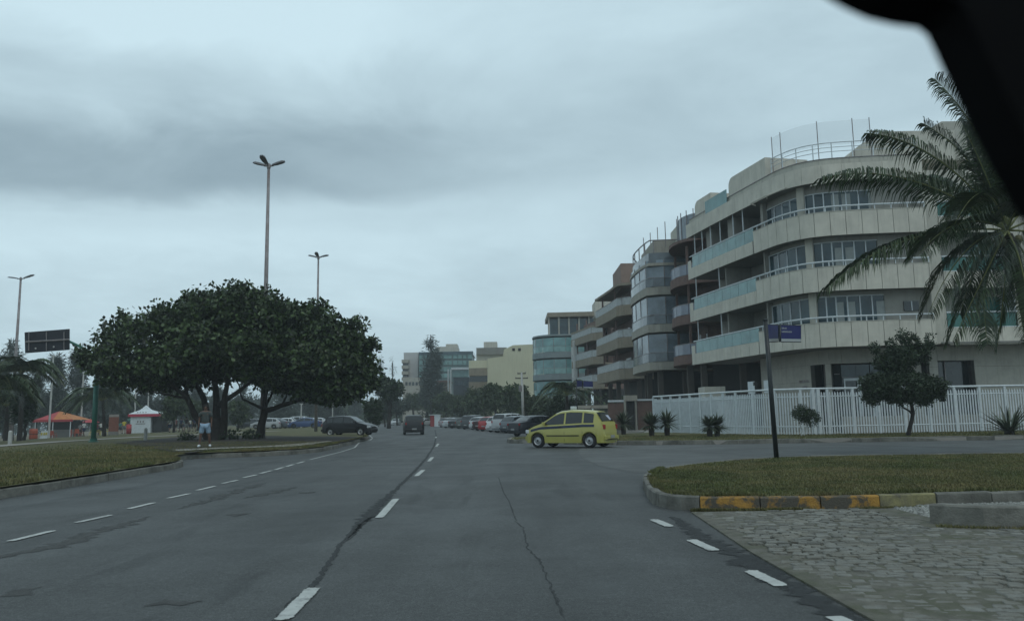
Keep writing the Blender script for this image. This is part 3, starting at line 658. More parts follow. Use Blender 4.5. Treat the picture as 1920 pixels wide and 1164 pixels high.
gback(s3, s4, ZG, 4.15); gwall(s3, s4, ZG, 4.15, tw=2, th=1.4)
gback(s5, P0.L, ZG, 5.0); gwall(s5, P0.L, ZG, 5.0)
mb = MB(); P0.wall(mb, s2, s3, G0 - .8, G0 - .85, ZG, 4.2, 4); mb.build('dark_glazing', M_glass, B)
for i in range(3): q = P0.off(lerp(s2, s3, (i + .6) / 3), G0 - .75); MB().box((q.x, q.y, 2.2), (.05, .05, 4.0)).build('mullion', M_metal, B)
mb = MB(); P0.wall(mb, s4, s5, G0 - .8, G0 - .85, ZG, 4.2, 6); mb.build('dark_glazing', M_glass, B)
mb = MB(); P0.wall(mb, s4, s4 + 1.5, G0 - .74, G0 - .8, 2.6, 2.66, 2); P0.wall(mb, s4, s4 + 1.5, G0 - .74, G0 - .8, 3.55, 3.6, 2); mb.build('transom', M_metal, B)
sd = s4 + 1.75
for i, (a, b) in enumerate(((0, 1.0), (1.0, 2.0))):
    dr_ = MB(); 
    for u, v_ in ((a, a + .12), (b - .12, b)): P0.wall(dr_, sd + u, sd + v_, G0 - .66, G0 - .73, ZG, 3.3, 1)
    P0.wall(dr_, sd + a + .12, sd + b - .12, G0 - .66, G0 - .73, 3.15, 3.3, 1); P0.wall(dr_, sd + a + .12, sd + b - .12, G0 - .66, G0 - .73, ZG, .45, 1)
    dr_.build('entrance_door', M_white, B)
for i in range(4):
    mb = MB(); P0.wall(mb, sd - .1 + i * .95, sd + .8 + i * .95, G0 - .70, G0 - .73, 3.42, 4.1, 1); mb.build('fanlight', M_glass2, B)
    if i > 1: mb = MB(); P0.wall(mb, sd + .15 + i * .95, sd + .22 + i * .95, G0 - .66, G0 - .73, ZG, 3.4, 1); mb.build('mullion', M_white, B)
# wing ground floor, tiled with a dark shop window
for (x0, x1, z0, z1) in [(24.0, 24.5, ZG, 5.0), (24.5, 26.6, 4.15, 5.0), (26.6, 31.8, ZG, 5.0), (24.5, 26.6, ZG, .5)]:
    MB().box(((x0 + x1) / 2, 46.4, (z0 + z1) / 2), (x1 - x0, .3, z1 - z0)).build('wall_core', M_joint, B)
    nx = max(1, round((x1 - x0) / 1.3)); nz = max(1, round((z1 - z0) / 1.2))
    for i in range(nx):
        for j in range(nz):
            MB().box((x0 + (x1 - x0) * (i + .5) / nx, 46.23, z0 + (z1 - z0) * (j + .5) / nz), ((x1 - x0) / nx - .014, .05, (z1 - z0) / nz - .014)).build('wall_tile', M_tile, B)
MB().box((25.55, 46.9, 2.3), (2.1, .05, 3.7)).build('dark_glazing', M_glass, B)
MB().box((25.2, 46.8, 2.3), (.05, .05, 3.7)).build('mullion', M_metal, B)
MB().box((28, 46.3, 5.05), (8, 3.4, .1)).build('balcony_slab', M_soffit, B)
# meter boards and small raised name lettering (too worn to read) on the ground-floor wall
for px in (1373, 1397):
    q = at(px, 725, 50); MB().box((15.15 + (px - 1373) * .0216, 51.15 - (px - 1373) * .068, 2.95), (.72, .05, .78), rz=R(-73)).build('white_board', M_white, B)
for row_, n_ in ((0, 6), (1, 3)):
    for i in range(n_):
        t = s2 - 1.15 + i * .17 + row_ * .35; q = P0.off(t, G0 + .03); MB().box((q.x, q.y, 3.22 - row_ * .36), (.10, .04, .15), rz=R(-70)).build('letter', M_metal, B)
tag(MB().box((13.85, 56.2, 1.7), (1.4, 2.0, 3.0)).build('annex_wall', M_beige2), 'low cream annex wall at the left foot of the corner block', 'wall')
# ------------------------------------------------------------------ white palisade fence
FN = Path([(9.5, 54.8), (11.2, 49.6), (13.1, 44.4), (14.3, 43.0), (15.6, 42.35), (19, 42.5), (27.5, 42.9)], .2)
fn = empty('palisade_fence', (15, 43, .18), 'long white steel palisade fence along the grass in front of the cream block', 'fence')
zf0 = .18
sP = s_of(y=45.6, path=FN); sQ = s_of(y=44.2, path=FN)
for zz, r_ in ((2.38, .055), (1.98, .032), (.42, .035)):
    MB().tube([(*FN.off(t, 0), zf0 + zz) for t in np.linspace(0, FN.L, 90)], r_, 6).build('rail', M_white, fn)
for t in list(np.linspace(0, sP, 9)) + list(np.linspace(sP + 1.5, FN.L, 12)):
    q = FN.off(t, 0); d = FN.at(t)[1]; MB().box((q.x, q.y, zf0 + 1.16), (.12, .10, 2.36), rz=math.atan2(d.y, d.x)).build('post', M_white, fn)
for x in (15.75, 16.05):
    q = FN.off(s_of(x=x, path=FN), 0); MB().box((q.x, q.y, zf0 + 1.19), (.17, .17, 2.40)).build('gate_post', M_white, fn)
ts = []; t = 0.08
while t < FN.L: ts.append(t); t += .146
pm = {}
far = MB(); vis = [t for t in ts if t > FN.L - 300 * .146]
for t in ts:
    q = FN.off(t, 0); d = FN.at(t)[1]; a = math.atan2(d.y, d.x); n = MB() if t in vis else far
    n.prism([], 0, 0) if 0 else None
    c, s = math.cos(a), math.sin(a); hw, hd = .034, .022
    ring = [(-hw, -hd), (hw, -hd), (hw, hd), (-hw, hd)]
    v = [(q.x + x * c - y * s, q.y + x * s + y * c, zf0 + z) for z in (.02, 2.12) for x, y in ring] + [(q.x, q.y, zf0 + 2.24)]
    n.add(v, [(3, 2, 1, 0), (0, 1, 5, 4), (1, 2, 6, 5), (2, 3, 7, 6), (3, 0, 4, 7), (4, 5, 8), (5, 6, 8), (6, 7, 8), (7, 4, 8)])
    if n is not far: n.build('picket', M_white, fn)
if far.v: tag(far.build('pickets', M_white, fn), kind='stuff')
pv = empty('screen_panel', (12, 50, .18), 'pale sheet screen fixed behind the left stretch of the white fence', 'screen')
mb = MB(); FN.wall(mb, .1, sP - 1.6, .09, .12, .35, 2.10, 12); mb.build('sheet', M_white, pv)
for t in np.linspace(.3, sP - 1.8, 7): q = FN.off(t, .15); MB().box((q.x, q.y, 1.2), (.06, .06, 2.0)).build('batten', M_white, pv)
tag(MB().box((22.3, 44.2, .62), (8.5, .5, .9)).build('planter_wall', M_tan_l), 'low cream planter wall behind the fence pickets', 'wall')
cc = empty('security_camera', (13.6, 43.75, 2.56), 'small dark camera on a stub on the white fence rail', 'camera'); cc.location = (*FN.off(s_of(y=44.0, path=FN), 0), 2.60)
MB().tube([(0, 0, 0), (0, 0, .22)], .03, 6).build('stub', M_plastic, cc, world=False); MB().box((-.02, -.05, .32), (.13, .26, .17)).build('housing', M_plastic, cc, world=False); MB().box((-.02, -.05, .42), (.17, .30, .02)).build('hood', M_plastic, cc, world=False)
# ------------------------------------------------------------------ other apartment blocks along the avenue
M_pil = mat('dark pillar render', (.085, .075, .065), .9, .15, 2)
def block(name, loc, label, path, levels, zroof, depth, m_par, m_glass, m_wall, par=(.9, .8), panes=6, glazed=False, gcol=None, posts=True, roofstuff=True, ground=True, rail=None):
    path.sg = -1
    b = empty(name, loc, label, 'apartment building', 'apartment blocks along the avenue')
    for z in levels:
        mb = MB(); path.wall(mb, 0, path.L, .02, -3, z, z + .22, 14); mb.build('balcony_slab', m_par, b)
        mb = MB(); path.wall(mb, 0, path.L, .0, -.14, z + .01, z + par[0], 14); mb.build('parapet', m_par, b)
        for i in range(panes):
            a, e = path.L * i / panes + .03, path.L * (i + 1) / panes - .03
            mb = MB(); path.wall(mb, a, e, -.05, -.08, z + par[0] + .04, z + par[0] + par[1], 2); mb.build('balustrade_glass', m_glass, b)
        mb = MB(); path.wall(mb, 0, path.L, -.02, -.1, z + par[0] + par[1], z + par[0] + par[1] + .05, 12); mb.build('handrail', rail or M_metal, b)
        mb = MB(); path.wall(mb, 0, path.L, -2.0, -2.3, z + .2, z + 3.2, 10); mb.build('inner_wall', m_wall, b)
        if glazed:
            for i in range(panes):
                a, e = path.L * i / panes + .03, path.L * (i + 1) / panes - .03
                mb = MB(); path.wall(mb, a, e, -.10, -.13, z + par[0] + par[1] + .05, z + 3.15, 1); mb.build('window_pane', gcol or M_glass2, b)
                q = path.off(path.L * i / panes, -.1); MB().box((q.x, q.y, z + 2.4), (.08, .08, 1.5)).build('mullion', M_metal, b)
        else:
            for i in range(3):
                a = path.L * (i + .2) / 3; mb = MB(); path.wall(mb, a, a + path.L / 5, -1.95, -1.99, z + .25, z + 2.5, 1); mb.build('balcony_door', M_glass, b)
        if posts:
            for t in (path.L * .15, path.L * .55): q = path.off(t, -.4); MB().box((q.x, q.y, z + 1.75), (.18, .18, 2.9)).build('column', m_wall, b)
    mb = MB(); path.wall(mb, 0, path.L, -2.2, -depth, levels[0], zroof, 6); mb.build('core', m_wall, b)
    mb = MB(); path.wall(mb, -.0, path.L, .0, -3, zroof - .01, zroof + .24, 12); mb.build('roof_slab', m_par, b)
    if ground:
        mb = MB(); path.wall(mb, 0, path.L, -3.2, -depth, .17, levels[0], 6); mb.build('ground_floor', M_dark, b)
        for i in range(4): q = path.off(path.L * (i + .4) / 4, -1.2); MB().box((q.x, q.y, (levels[0] + .17) / 2), (.45, .45, levels[0] - .17)).build('pillar', M_pil, b)
    return b
# brown block next to the corner building
p2 = Path([(14.6, 70.5), (13.55, 67.5), (13.5, 65.0), (14.4, 63.2), (16.2, 62.2), (17.2, 61.0), (18.5, 60.6)], .3)
b2 = block('apartment_building', (16, 66, .17), 'brown brick apartment block with curved purple glass balconies beside the cream corner block', p2, [5.3, 8.5, 11.7], 15.2, 9, M_brick, mat('smoky violet glass', (.16, .18, .23), .15, .2, 1, spec=.8), M_brick, (.75, .85), 7)
mb = MB(); p2.wall(mb, 1, p2.L * .7, -.8, -.9, 15.4, 17.6, 10); mb.build('terrace_screen', mat('smoky pale glass', (.22, .25, .28), .2, .2, 1), b2)
for t in np.linspace(1, p2.L * .7, 8): q = p2.off(t, -.78); MB().tube([(q.x, q.y, 15.3), (q.x, q.y, 18.0)], .04, 5).build('net_post', M_metal, b2)
MB().box((17.5, 67, 16.5), (4, 7, 2.6)).build('penthouse', M_tan_l, b2)
# grey glazed-in block
p3 = Path([(12.5, 80.5), (11.6, 77.5), (11.55, 74.0), (11.9, 70.3), (12.5, 69.6), (15.8, 69.4), (17.5, 70.0)], .3)
b3 = block('apartment_building', (14, 75, .17), 'pale banded block with balconies closed in by blue grey glass, second from the cream block', p3, [5.2, 8.5, 11.8], 14.4, 9, M_tan_l, mat('dull grey glass', (.10, .12, .135), .15, .3, 1, spec=.8), M_tan, (.7, .8), 8, glazed=True, gcol=mat('bright reflective curtain glass', (.15, .185, .215), .12, .5, .5, spec=.9, island=.35))
mb = MB(); p3.wall(mb, .5, p3.L - .5, -.3, -.4, 14.6, 15.6, 12); mb.build('terrace_screen', MATS['dull grey glass'], b3)
for t in np.linspace(.6, p3.L - .6, 8): q = p3.off(t, -.4); MB().tube([(q.x, q.y, 14.5), (q.x, q.y, 16.8)], .05, 5).build('pergola_post', M_metal, b3)
MB().tube([(*p3.off(t, -.4), 16.75) for t in np.linspace(.6, p3.L - .6, 14)], .06, 5).build('pergola_beam', M_metal, b3)
MB().box((15.5, 75, 15.8), (5, 7, 2.6)).build('penthouse', M_tan_l, b3); MB().box((16.5, 72, 17.4), (3, 3, 1.6)).build('water_tank', M_beige2, b3)
for i in range(4): MB().tube([(13.2 + .3 * i, 78 - 2.2 * i, 16.5), (13.2 + .3 * i, 78 - 2.2 * i, 18.8)], .04, 5).build('net_post', M_metal, b3)
# tan block
p4 = Path([(10.0, 95.5), (10.9, 88.0), (11.15, 84.2), (13.4, 82.6), (14.6, 82.4)], .3, False)
b4 = block('apartment_building', (13, 89, .17), 'tan block of open balconies with slotted white railings, third from the cream block', p4, [5.1, 8.4, 11.8], 15.0, 9, M_tan, mat('pale slotted railing', (.36, .38, .38), .6, .2, 3), M_brick, (1.1, .8), 9)
MB().box((14, 88, 16.2), (4.5, 7, 2.6)).build('penthouse', mat('pinkish render', (.24, .17, .14), .9, .15, 1), b4)
# small block with a white side wall
p5 = Path([(8.6, 117), (9.1, 114.9), (10.6, 107.6), (12.0, 106.2)], .3, False)
b5 = block('apartment_building', (12, 111, .17), 'narrow brown block with one plain white side wall, behind the palm', p5, [4.9, 8.2, 11.4], 13.2, 9, M_tan, MATS['pale slotted railing'], M_brick, (1.0, .9), 6)
MB().box((9.0, 117.4, 8), (.5, 4.2, 8.4)).build('side_wall', mat('white render', (.50, .50, .48), .9, .08, 1), b5)
# rounded green glass block with roof terrace
p6 = Path([(4.0, 134), (3.2, 130), (3.6, 126.5), (5.6, 124.4), (9.0, 124), (12.0, 124.6)], .3)
b6 = block('apartment_building', (8, 130, .17), 'rounded block with sea green glazed balconies and a planted roof terrace', p6, [3.6, 7.0, 10.4], 13.8, 8, mat('grey blue render', (.20, .235, .24), .8, .1, 1), mat('pale green glass', (.17, .30, .29), .12, .3, .8, spec=.8, island=.2), M_wall_in, (.9, .9), 9, glazed=True, gcol=mat('aqua glazing', (.12, .24, .24), .1, .4, .5, spec=.9, island=.3))
MB().box((9.5, 131, 15.4), (7, 8, 2.8)).build('roof_room', M_glass2, b6)
MB().prism([(5.6, 126), (13, 125.5), (13, 136), (5.6, 136)], 17.0, 17.7).build('terrace_roof', M_tan, b6)
for i in range(5): MB().box((5.8 + i * 1.6, 126.3, 15.5), (.25, .25, 3.0)).build('column', M_tan_l, b6)
MB().box((15.5, 131, 18.4), (4, 5, 2.8)).build('water_tank', M_beige2, b6)
# far buildings
def simple(name, label, boxes, loc, cat='building'):
    b = empty(name, loc, label, cat)
    for nm, c, d, mm in boxes: MB().box(c, d).build(nm, mm, b)
    return b
cre = empty('apartment_building', (0, 155, .1), 'pale yellow block with a large blank side wall and two small vents', 'apartment building')
Yc = 150
v = [at(914, 672, Yc), at(914, 800, Yc), at(1006, 800, Yc), at(1006, 645, Yc), at(962, 647, Yc), at(945, 655, Yc), at(943, 668, Yc)]
v[1].z = v[2].z = .1
MB().extr(v, (2, 14, 0)).build('wall', M_cream, cre)
for px in (963, 974): q = at(px, 655, Yc); MB().box((q.x, q.y - .04, q.z), (.5, .1, .5)).build('vent', M_dark, cre)
sb = empty('apartment_building', (-6, 168, .1), 'stepped beige block with a rooftop tank left of the blank yellow wall', 'apartment building')
Yc = 165
def rect(par, nm, x0, y0, x1, y1, Y, mm, d=6, zb=None):
    a, b_ = at(x0, y0, Y), at(x1, y1, Y); z0 = b_.z if zb is None else zb; MB().box(((a.x + b_.x) / 2, Y + d / 2, (a.z + z0) / 2), (b_.x - a.x, d, a.z - z0)).build(nm, mm, par)
rect(sb, 'wall', 893, 664, 945, 700, 163, M_tan_l, 10, .1); rect(sb, 'upper_storey', 893, 652, 950, 664, 162.5, M_soffit, 9); rect(sb, 'water_tank', 907, 641, 932, 652, 165, M_beige2)
rect(sb, 'balcony', 879, 676, 913, 690, 158, M_cream, 5); rect(sb, 'balcony', 879, 690, 914, 704, 157, M_tan, 6); rect(sb, 'window', 880, 704, 914, 716, 158, M_glass, 5); rect(sb, 'ground_wall', 879, 716, 914, 730, 157.6, M_tan, 6, .1)
tb = empty('shop_building', (-9, 175, .1), 'small building with a teal glazed upper floor over dark shopfront', 'building')
rect(tb, 'teal_floor', 848, 692, 879, 707, 172, M_teal, 8); rect(tb, 'roof', 846, 689, 881, 692.5, 171.5, M_white, 9); rect(tb, 'lower_floor', 850, 707, 880, 760, 172, mat('dark slate wall', (.06, .075, .09), .7, .2, 1), 8, .1)
for i in range(3): rect(tb, 'window', 853 + i * 9, 714, 859 + i * 9, 722, 171.9, M_glass2, .2)
for i in (840, 845): rect(tb, 'white_pillar', i - 1.2, 692, i + 1.2, 712, 171, M_white, 1, 3.0)
ob = empty('small_house', (-14, 185, .1), 'small ochre walled house with white gable under the tall grey tree', 'house')
rect(ob, 'wall', 818, 716, 842, 760, 182, M_tan, 6, .1); rect(ob, 'white_wall', 806, 717, 818, 728, 183, M_white, 5, .1); rect(ob, 'roof', 804, 713, 843, 716.5, 181.5, M_brick, 8)
gb = empty('office_building', (-18, 225, 0), 'long sea green glass building with pale penthouse behind the tall grey tree', 'office building')
Yg = 215
mg = mat('sea green cladding', (.14, .25, .24), .35, .2, .25, spec=.7, island=.25)
rect(gb, 'core', 785, 664, 886, 780, Yg + .4, mat('grey green wall', (.16, .20, .195), .8, .2, .3), 14, 0)
for r_ in range(5):
    for c_ in range(11): rect(gb, 'window', 786 + c_ * 9.1, 664 + r_ * 12, 786 + c_ * 9.1 + (8 if c_ % 3 else 6.5), 672 + r_ * 12, Yg, mg, .3)
rect(gb, 'roof_slab', 785, 660, 887, 664, Yg - .2, M_glass2, 15); rect(gb, 'penthouse', 818, 650, 858, 660, Yg + 2, M_beige2, 8); rect(gb, 'penthouse', 836, 645, 857, 650, Yg + 3, M_beige2, 6)
wb = empty('apartment_building', (-28, 226, 0), 'far white block with stacked grey balconies left of the tall grey tree', 'apartment building')
rect(wb, 'wall', 757, 661, 784, 790, 220, mat('hazy white wall', (.46, .45, .44), .9, .08, .5), 12, 0)
for i in range(4): rect(wb, 'balcony', 753, 674 + i * 11, 766, 680 + i * 11, 218, M_tan_l, 3); rect(wb, 'window', 755, 680 + i * 11, 765, 685 + i * 11, 219.9, M_glass, .3)
rect(wb, 'lower_wing', 755, 708, 800, 780, 214, M_tan_l, 6, 0)
for i in range(6): rect(wb, 'window', 760 + i * 6.4, 716, 764 + i * 6.4, 722, 213.9, M_glass, .3)
# ground-floor clutter on the right pavement: gate house, wall
gh = empty('gate_house', (9.9, 63, .17), 'small grey gate portal with dark doorway left of the white fence', 'gate')
q0, q1 = at(1174, 740, 64), at(1192, 740, 64)
for px in (1173, 1193): rect(gh, 'post', px - 2, 750, px + 2, 800, 64, M_tan_l, .5, .17)
rect(gh, 'lintel', 1171, 741, 1195, 751, 63.9, M_tan_l, .7)
rect(gh, 'door', 1175, 752, 1191, 800, 64.3, M_dark, .1, .17)
bw = empty('boundary_wall', (9, 66, .17), 'dark brown boundary wall with pale top rail between gate portal and white fence', 'wall')
rect(bw, 'panel', 1195, 752, 1232, 800, 64.5, M_brick, .3, .17); rect(bw, 'rail', 1194, 748, 1232, 750.5, 64.4, M_white, .2); rect(bw, 'panel', 1140, 756, 1171, 800, 66, M_brick, .3, .17); rect(bw, 'rail', 1140, 750, 1171, 753, 65.9, M_white, .2)
cw = empty('concrete_fence', (6, 70, .17), 'grey openwork concrete fence behind the yellow taxi', 'fence')
rect(cw, 'panel', 1086, 772, 1150, 800, 70, M_kerb, .3, .17)
for i in range(13): rect(cw, 'baluster', 1088 + i * 5, 765, 1090 + i * 5, 772, 70, M_kerb, .2)
rect(cw, 'cap', 1084, 760, 1152, 765, 69.9, M_tan_l, .5)
# ------------------------------------------------------------------ vegetation
def leafcloud(centres, radii, per, ls, lw, flat=0.0, droop=0.0, shell=.35):
    """leaf faces spread round clump centres; returns verts and quads"""
    c = np.repeat(np.asarray(centres), per, 0); r = np.repeat(np.asarray(radii), per, 0)[:, None]; n = len(c)
    d = rng.normal(size=(n, 3)); d /= np.linalg.norm(d, axis=1)[:, None]
    p = c + d * r * rng.uniform(shell, 1, (n, 1)) * np.array([1, 1, 1 - flat])
    a = d * .6 + rng.normal(size=(n, 3)) * .6; a[:, 2] -= droop; a /= np.linalg.norm(a, axis=1)[:, None]
    b = np.cross(a, rng.normal(size=(n, 3))); b /= np.linalg.norm(b, axis=1)[:, None]
    s = rng.uniform(.65, 1.3, (n, 1)); L_, W_ = ls * s, lw * s; nm = np.cross(a, b)
    V = np.stack([p, p + a * L_ * .5 + b * W_ * .5 + nm * L_ * .1, p + a * L_, p + a * L_ * .5 - b * W_ * .5 + nm * L_ * .1], 1)
    return V.reshape(-1, 3), np.arange(4 * n).reshape(-1, 4)
def lobes_to_clumps(lobes, n, surf=.55):
    """clump centres inside a union of ellipsoids (centre, radii), weighted to their skins"""
    vol = np.array([l[1][0] * l[1][1] * l[1][2] for l in lobes]) ** .72; vol /= vol.sum(); out = []
    while len(out) < n:
        i = rng.choice(len(lobes), p=vol); c, r = lobes[i]; d = rng.normal(size=3); d /= np.linalg.norm(d); k = rng.uniform(surf ** 3, 1) ** (1 / 3)
        out.append(np.array(c) + d * np.array(r) * k * rng.uniform(.9, 1.08))
    return np.array(out)
def limb(mb, a, b, r0, r1, wob=.06, n=7, sag=0.0):
    a, b = Vector(a), Vector(b); L_ = (b - a).length; pts = []; rs = []
    for i in range(n):
        t = i / (n - 1); p = a.lerp(b, t) + Vector((random.uniform(-1, 1), random.uniform(-1, 1), random.uniform(-.6, .6))) * wob * L_ * (0 < i < n - 1) * .5
        p.z += sag * math.sin(math.pi * t) * L_; pts.append(p); rs.append(lerp(r0, r1, t ** .8))
    mb.tube(pts, rs, 8); return mb
def tree(name, label, base, cat, group, lobes, limbs, trunk_r, m_leaf, clumps, per, ls, lw, cr_=.35, flat=.3, shell=.2, twigs=0, surf=.55, droop=.0):
    t = empty(name, base, label, cat, group)
    mb = MB()
    for L_ in limbs: limb(mb, *(L_ if name != 'sea_almond_tree' else (L_[0], L_[1], L_[2] * .78, L_[3] * .8) + tuple(L_[4:])))
    cl = lobes_to_clumps(lobes, clumps, surf)
    if twigs:
        ends = [Vector(L_[1]) for L_ in limbs]
        for c in cl[:twigs]:
            e = min(ends, key=lambda q: (q - Vector(c)).length); limb(mb, e, c, trunk_r * .12, trunk_r * .03, .1, 4)
    if name == 'sea_almond_tree':
        hi_ = cl[np.argsort(-(cl[:, 2] + rng.normal(0, .9, len(cl))))[:260]]; out = []
        for c_ in hi_[::2]:
            g_ = c_ + np.array([random.uniform(-.3, .3), random.uniform(-.2, .2), 0])
            for k_ in range(3): out.append(g_ + np.array([random.uniform(-.15, .15), 0, (.20 * (k_ + 1)) * random.uniform(.5, 1.1)]))
        side = cl[np.argsort(-np.abs(cl[:, 0] - cl[:, 0].mean()))[:60]]
        for c_ in side: out.append(c_ + np.array([np.sign(c_[0] - cl[:, 0].mean()) * random.uniform(0, .3), 0, random.uniform(0, .3)]))
        cl = np.vstack([cl, np.array(out)])
    mb.build('trunk', M_bark, t, smooth=True)
    V, F = leafcloud(cl, rng.uniform(cr_ * .6, cr_ * 1.2, len(cl)), per, ls, lw, flat, droop, shell)
    np_mesh('crown', V, F, m_leaf, t); return t
def lob(px, py, Y, rx, ry, rz): p = at(px, py, Y); return (tuple(p), (rx, ry, rz))
# two spreading sea almond trees on the left
YT = 47.0
tb1 = at(405, 826, YT); tb1.z = .3; tb2 = at(484, 820, YT + 1.2); tb2.z = .3
l1 = [lob(205, 675, YT, 1.5, 2.2, 1.0), lob(225, 625, YT + .5, 1.1, 1.6, .9), lob(255, 690, YT - .5, 2.0, 3.0, 1.1), lob(290, 640, YT, 2.1, 3.0, 1.4), lob(340, 610, YT, 1.8, 2.8, 1.2), lob(345, 680, YT - 1, 2.3, 4.0, 1.1),
      lob(395, 600, YT, 1.8, 3.2, 1.2), lob(410, 650, YT, 2.4, 4.4, 1.6), lob(450, 590, YT, 1.7, 3.4, 1.25), lob(460, 660, YT, 2.2, 4.2, 1.5), lob(300, 715, YT, 1.6, 2.6, .65), lob(225, 708, YT, 1.0, 2.0, .6), lob(370, 705, YT + 2.5, 2.2, 2.5, .6), lob(445, 562, YT, .7, 1, .55), lob(365, 580, YT, .7, 1, .5)]
l2 = [lob(510, 605, YT + 1, 1.7, 3.4, 1.2), lob(540, 660, YT + 1, 2.4, 4.4, 1.5), lob(570, 610, YT + 1, 1.5, 3.0, .9), lob(615, 620, YT, 1.4, 2.6, .8), lob(610, 680, YT, 2.3, 3.8, 1.4), lob(655, 650, YT, 1.3, 2.4, 1.2), lob(668, 690, YT, 1.1, 2.0, 1.2),
      lob(560, 715, YT + 1.5, 2.3, 3.6, .75), lob(640, 728, YT, 1.5, 2.6, .7), lob(500, 700, YT + 1, 1.8, 3.6, .8), lob(690, 655, YT, .5, .8, .5), lob(672, 612, YT, .5, .8, .35), lob(595, 590, YT, .5, .7, .5), lob(475, 572, YT + 1, .9, 1.4, .7), lob(610, 742, YT + .5, 2.0, 2.2, .35), lob(655, 728, YT - .5, 1.2, 1.8, .75), lob(628, 748, YT - .5, .9, 1.4, .3), lob(690, 715, YT, .45, .8, .5)]
def P_(px, py, dy=0): return tuple(at(px, py, YT + dy))
def multi(limbs):                # buttressed multi-stem base
    return limbs
lim1 = [(tb1 + Vector((-.35, 0, -.1)), P_(352, 748, -1), .36, .20, .05), (P_(352, 748, -1), P_(300, 700, -1.5), .20, .09, .06), (P_(352, 748, -1), P_(330, 690, 1), .17, .08), (tb1, P_(376, 735, 1), .38, .2, .05), (P_(376, 735, 1), P_(345, 660, 1.5), .2, .08),
        (tb1 + Vector((.1, .2, -.1)), P_(402, 715, .5), .40, .20, .04), (P_(402, 715, .5), P_(405, 630, 0), .2, .09), (tb1 + Vector((.3, 0, -.1)), P_(425, 725, -.5), .36, .18, .04), (P_(425, 725, -.5), P_(450, 640, -.5), .18, .08), (P_(411, 760), P_(458, 725, -.6), .24, .13, .05), (P_(458, 725, -.6), P_(500, 690, -1), .13, .06), (tb1 + Vector((0, 0, -.2)), tb1 + Vector((0, 0, 1.3)), .62, .42, 0),
        (P_(352, 748, -1), P_(285, 735, -2), .12, .05), (P_(402, 715, .5), P_(430, 690, 2), .13, .06)]
tree('sea_almond_tree', 'broad dark sea almond tree with thick splayed trunk behind the person in shorts', tb1, 'tree', 'sea almond trees on the left verge', l1, lim1, .5, M_leaf, 2700, 13, .26, .17, .42, .25, .15, 40, .45)
lim2 = [(tb2 + Vector((0, 0, -.2)), P_(497, 768, 1.2), .36, .26, .03), (P_(497, 768, 1.2), P_(500, 700, 1), .2, .09, .05), (P_(497, 770, 1.2), P_(555, 752, .6), .22, .14, .04), (P_(555, 752, .6), P_(585, 741, .4), .14, .1, .04), (P_(585, 741, .4), P_(668, 738, 0), .10, .05, .05), (P_(497, 768, 1.2), P_(455, 748, .5), .13, .07, .05), (P_(455, 748, .5), P_(440, 700, 0), .07, .04),
        (P_(497, 766, 1.2), P_(520, 715, 2), .14, .07), (P_(530, 757, .8), P_(548, 715, 2), .09, .05), (P_(585, 741, .4), P_(620, 680, 0), .1, .05)]
tree('sea_almond_tree', 'sea almond tree with one leaning trunk and a long low branch, nearer the hatchback', tb2, 'tree', 'sea almond trees on the left verge', l2, lim2, .4, M_leaf, 2400, 13, .26, .17, .42, .25, .15, 30, .45)
# low plants at the trunk feet
for px, py, r_ in ((430, 822, .45), (352, 820, .3), (473, 822, .4)):
    q = at(px, py, YT); q.z = .3; t = empty('ground_plant', q, {430: 'low dark sprout clump at the foot of the thick splayed trunk', 352: 'small dark sprout clump left of the splayed trunk', 473: 'low leafy clump at the foot of the leaning trunk'}[px], 'plant', 'low plants under the almond trees')
    V, F = leafcloud(np.array([tuple(q + Vector((random.uniform(-r_, r_), random.uniform(-r_, r_), random.uniform(.1, r_)))) for _ in range(14)]), np.full(14, .25), 12, .2, .1); np_mesh('leaves', V, F, M_leaf_b, t)
    MB().tube([q, q + Vector((0, 0, .3))], .04, 5).build('stem', M_bark, t)
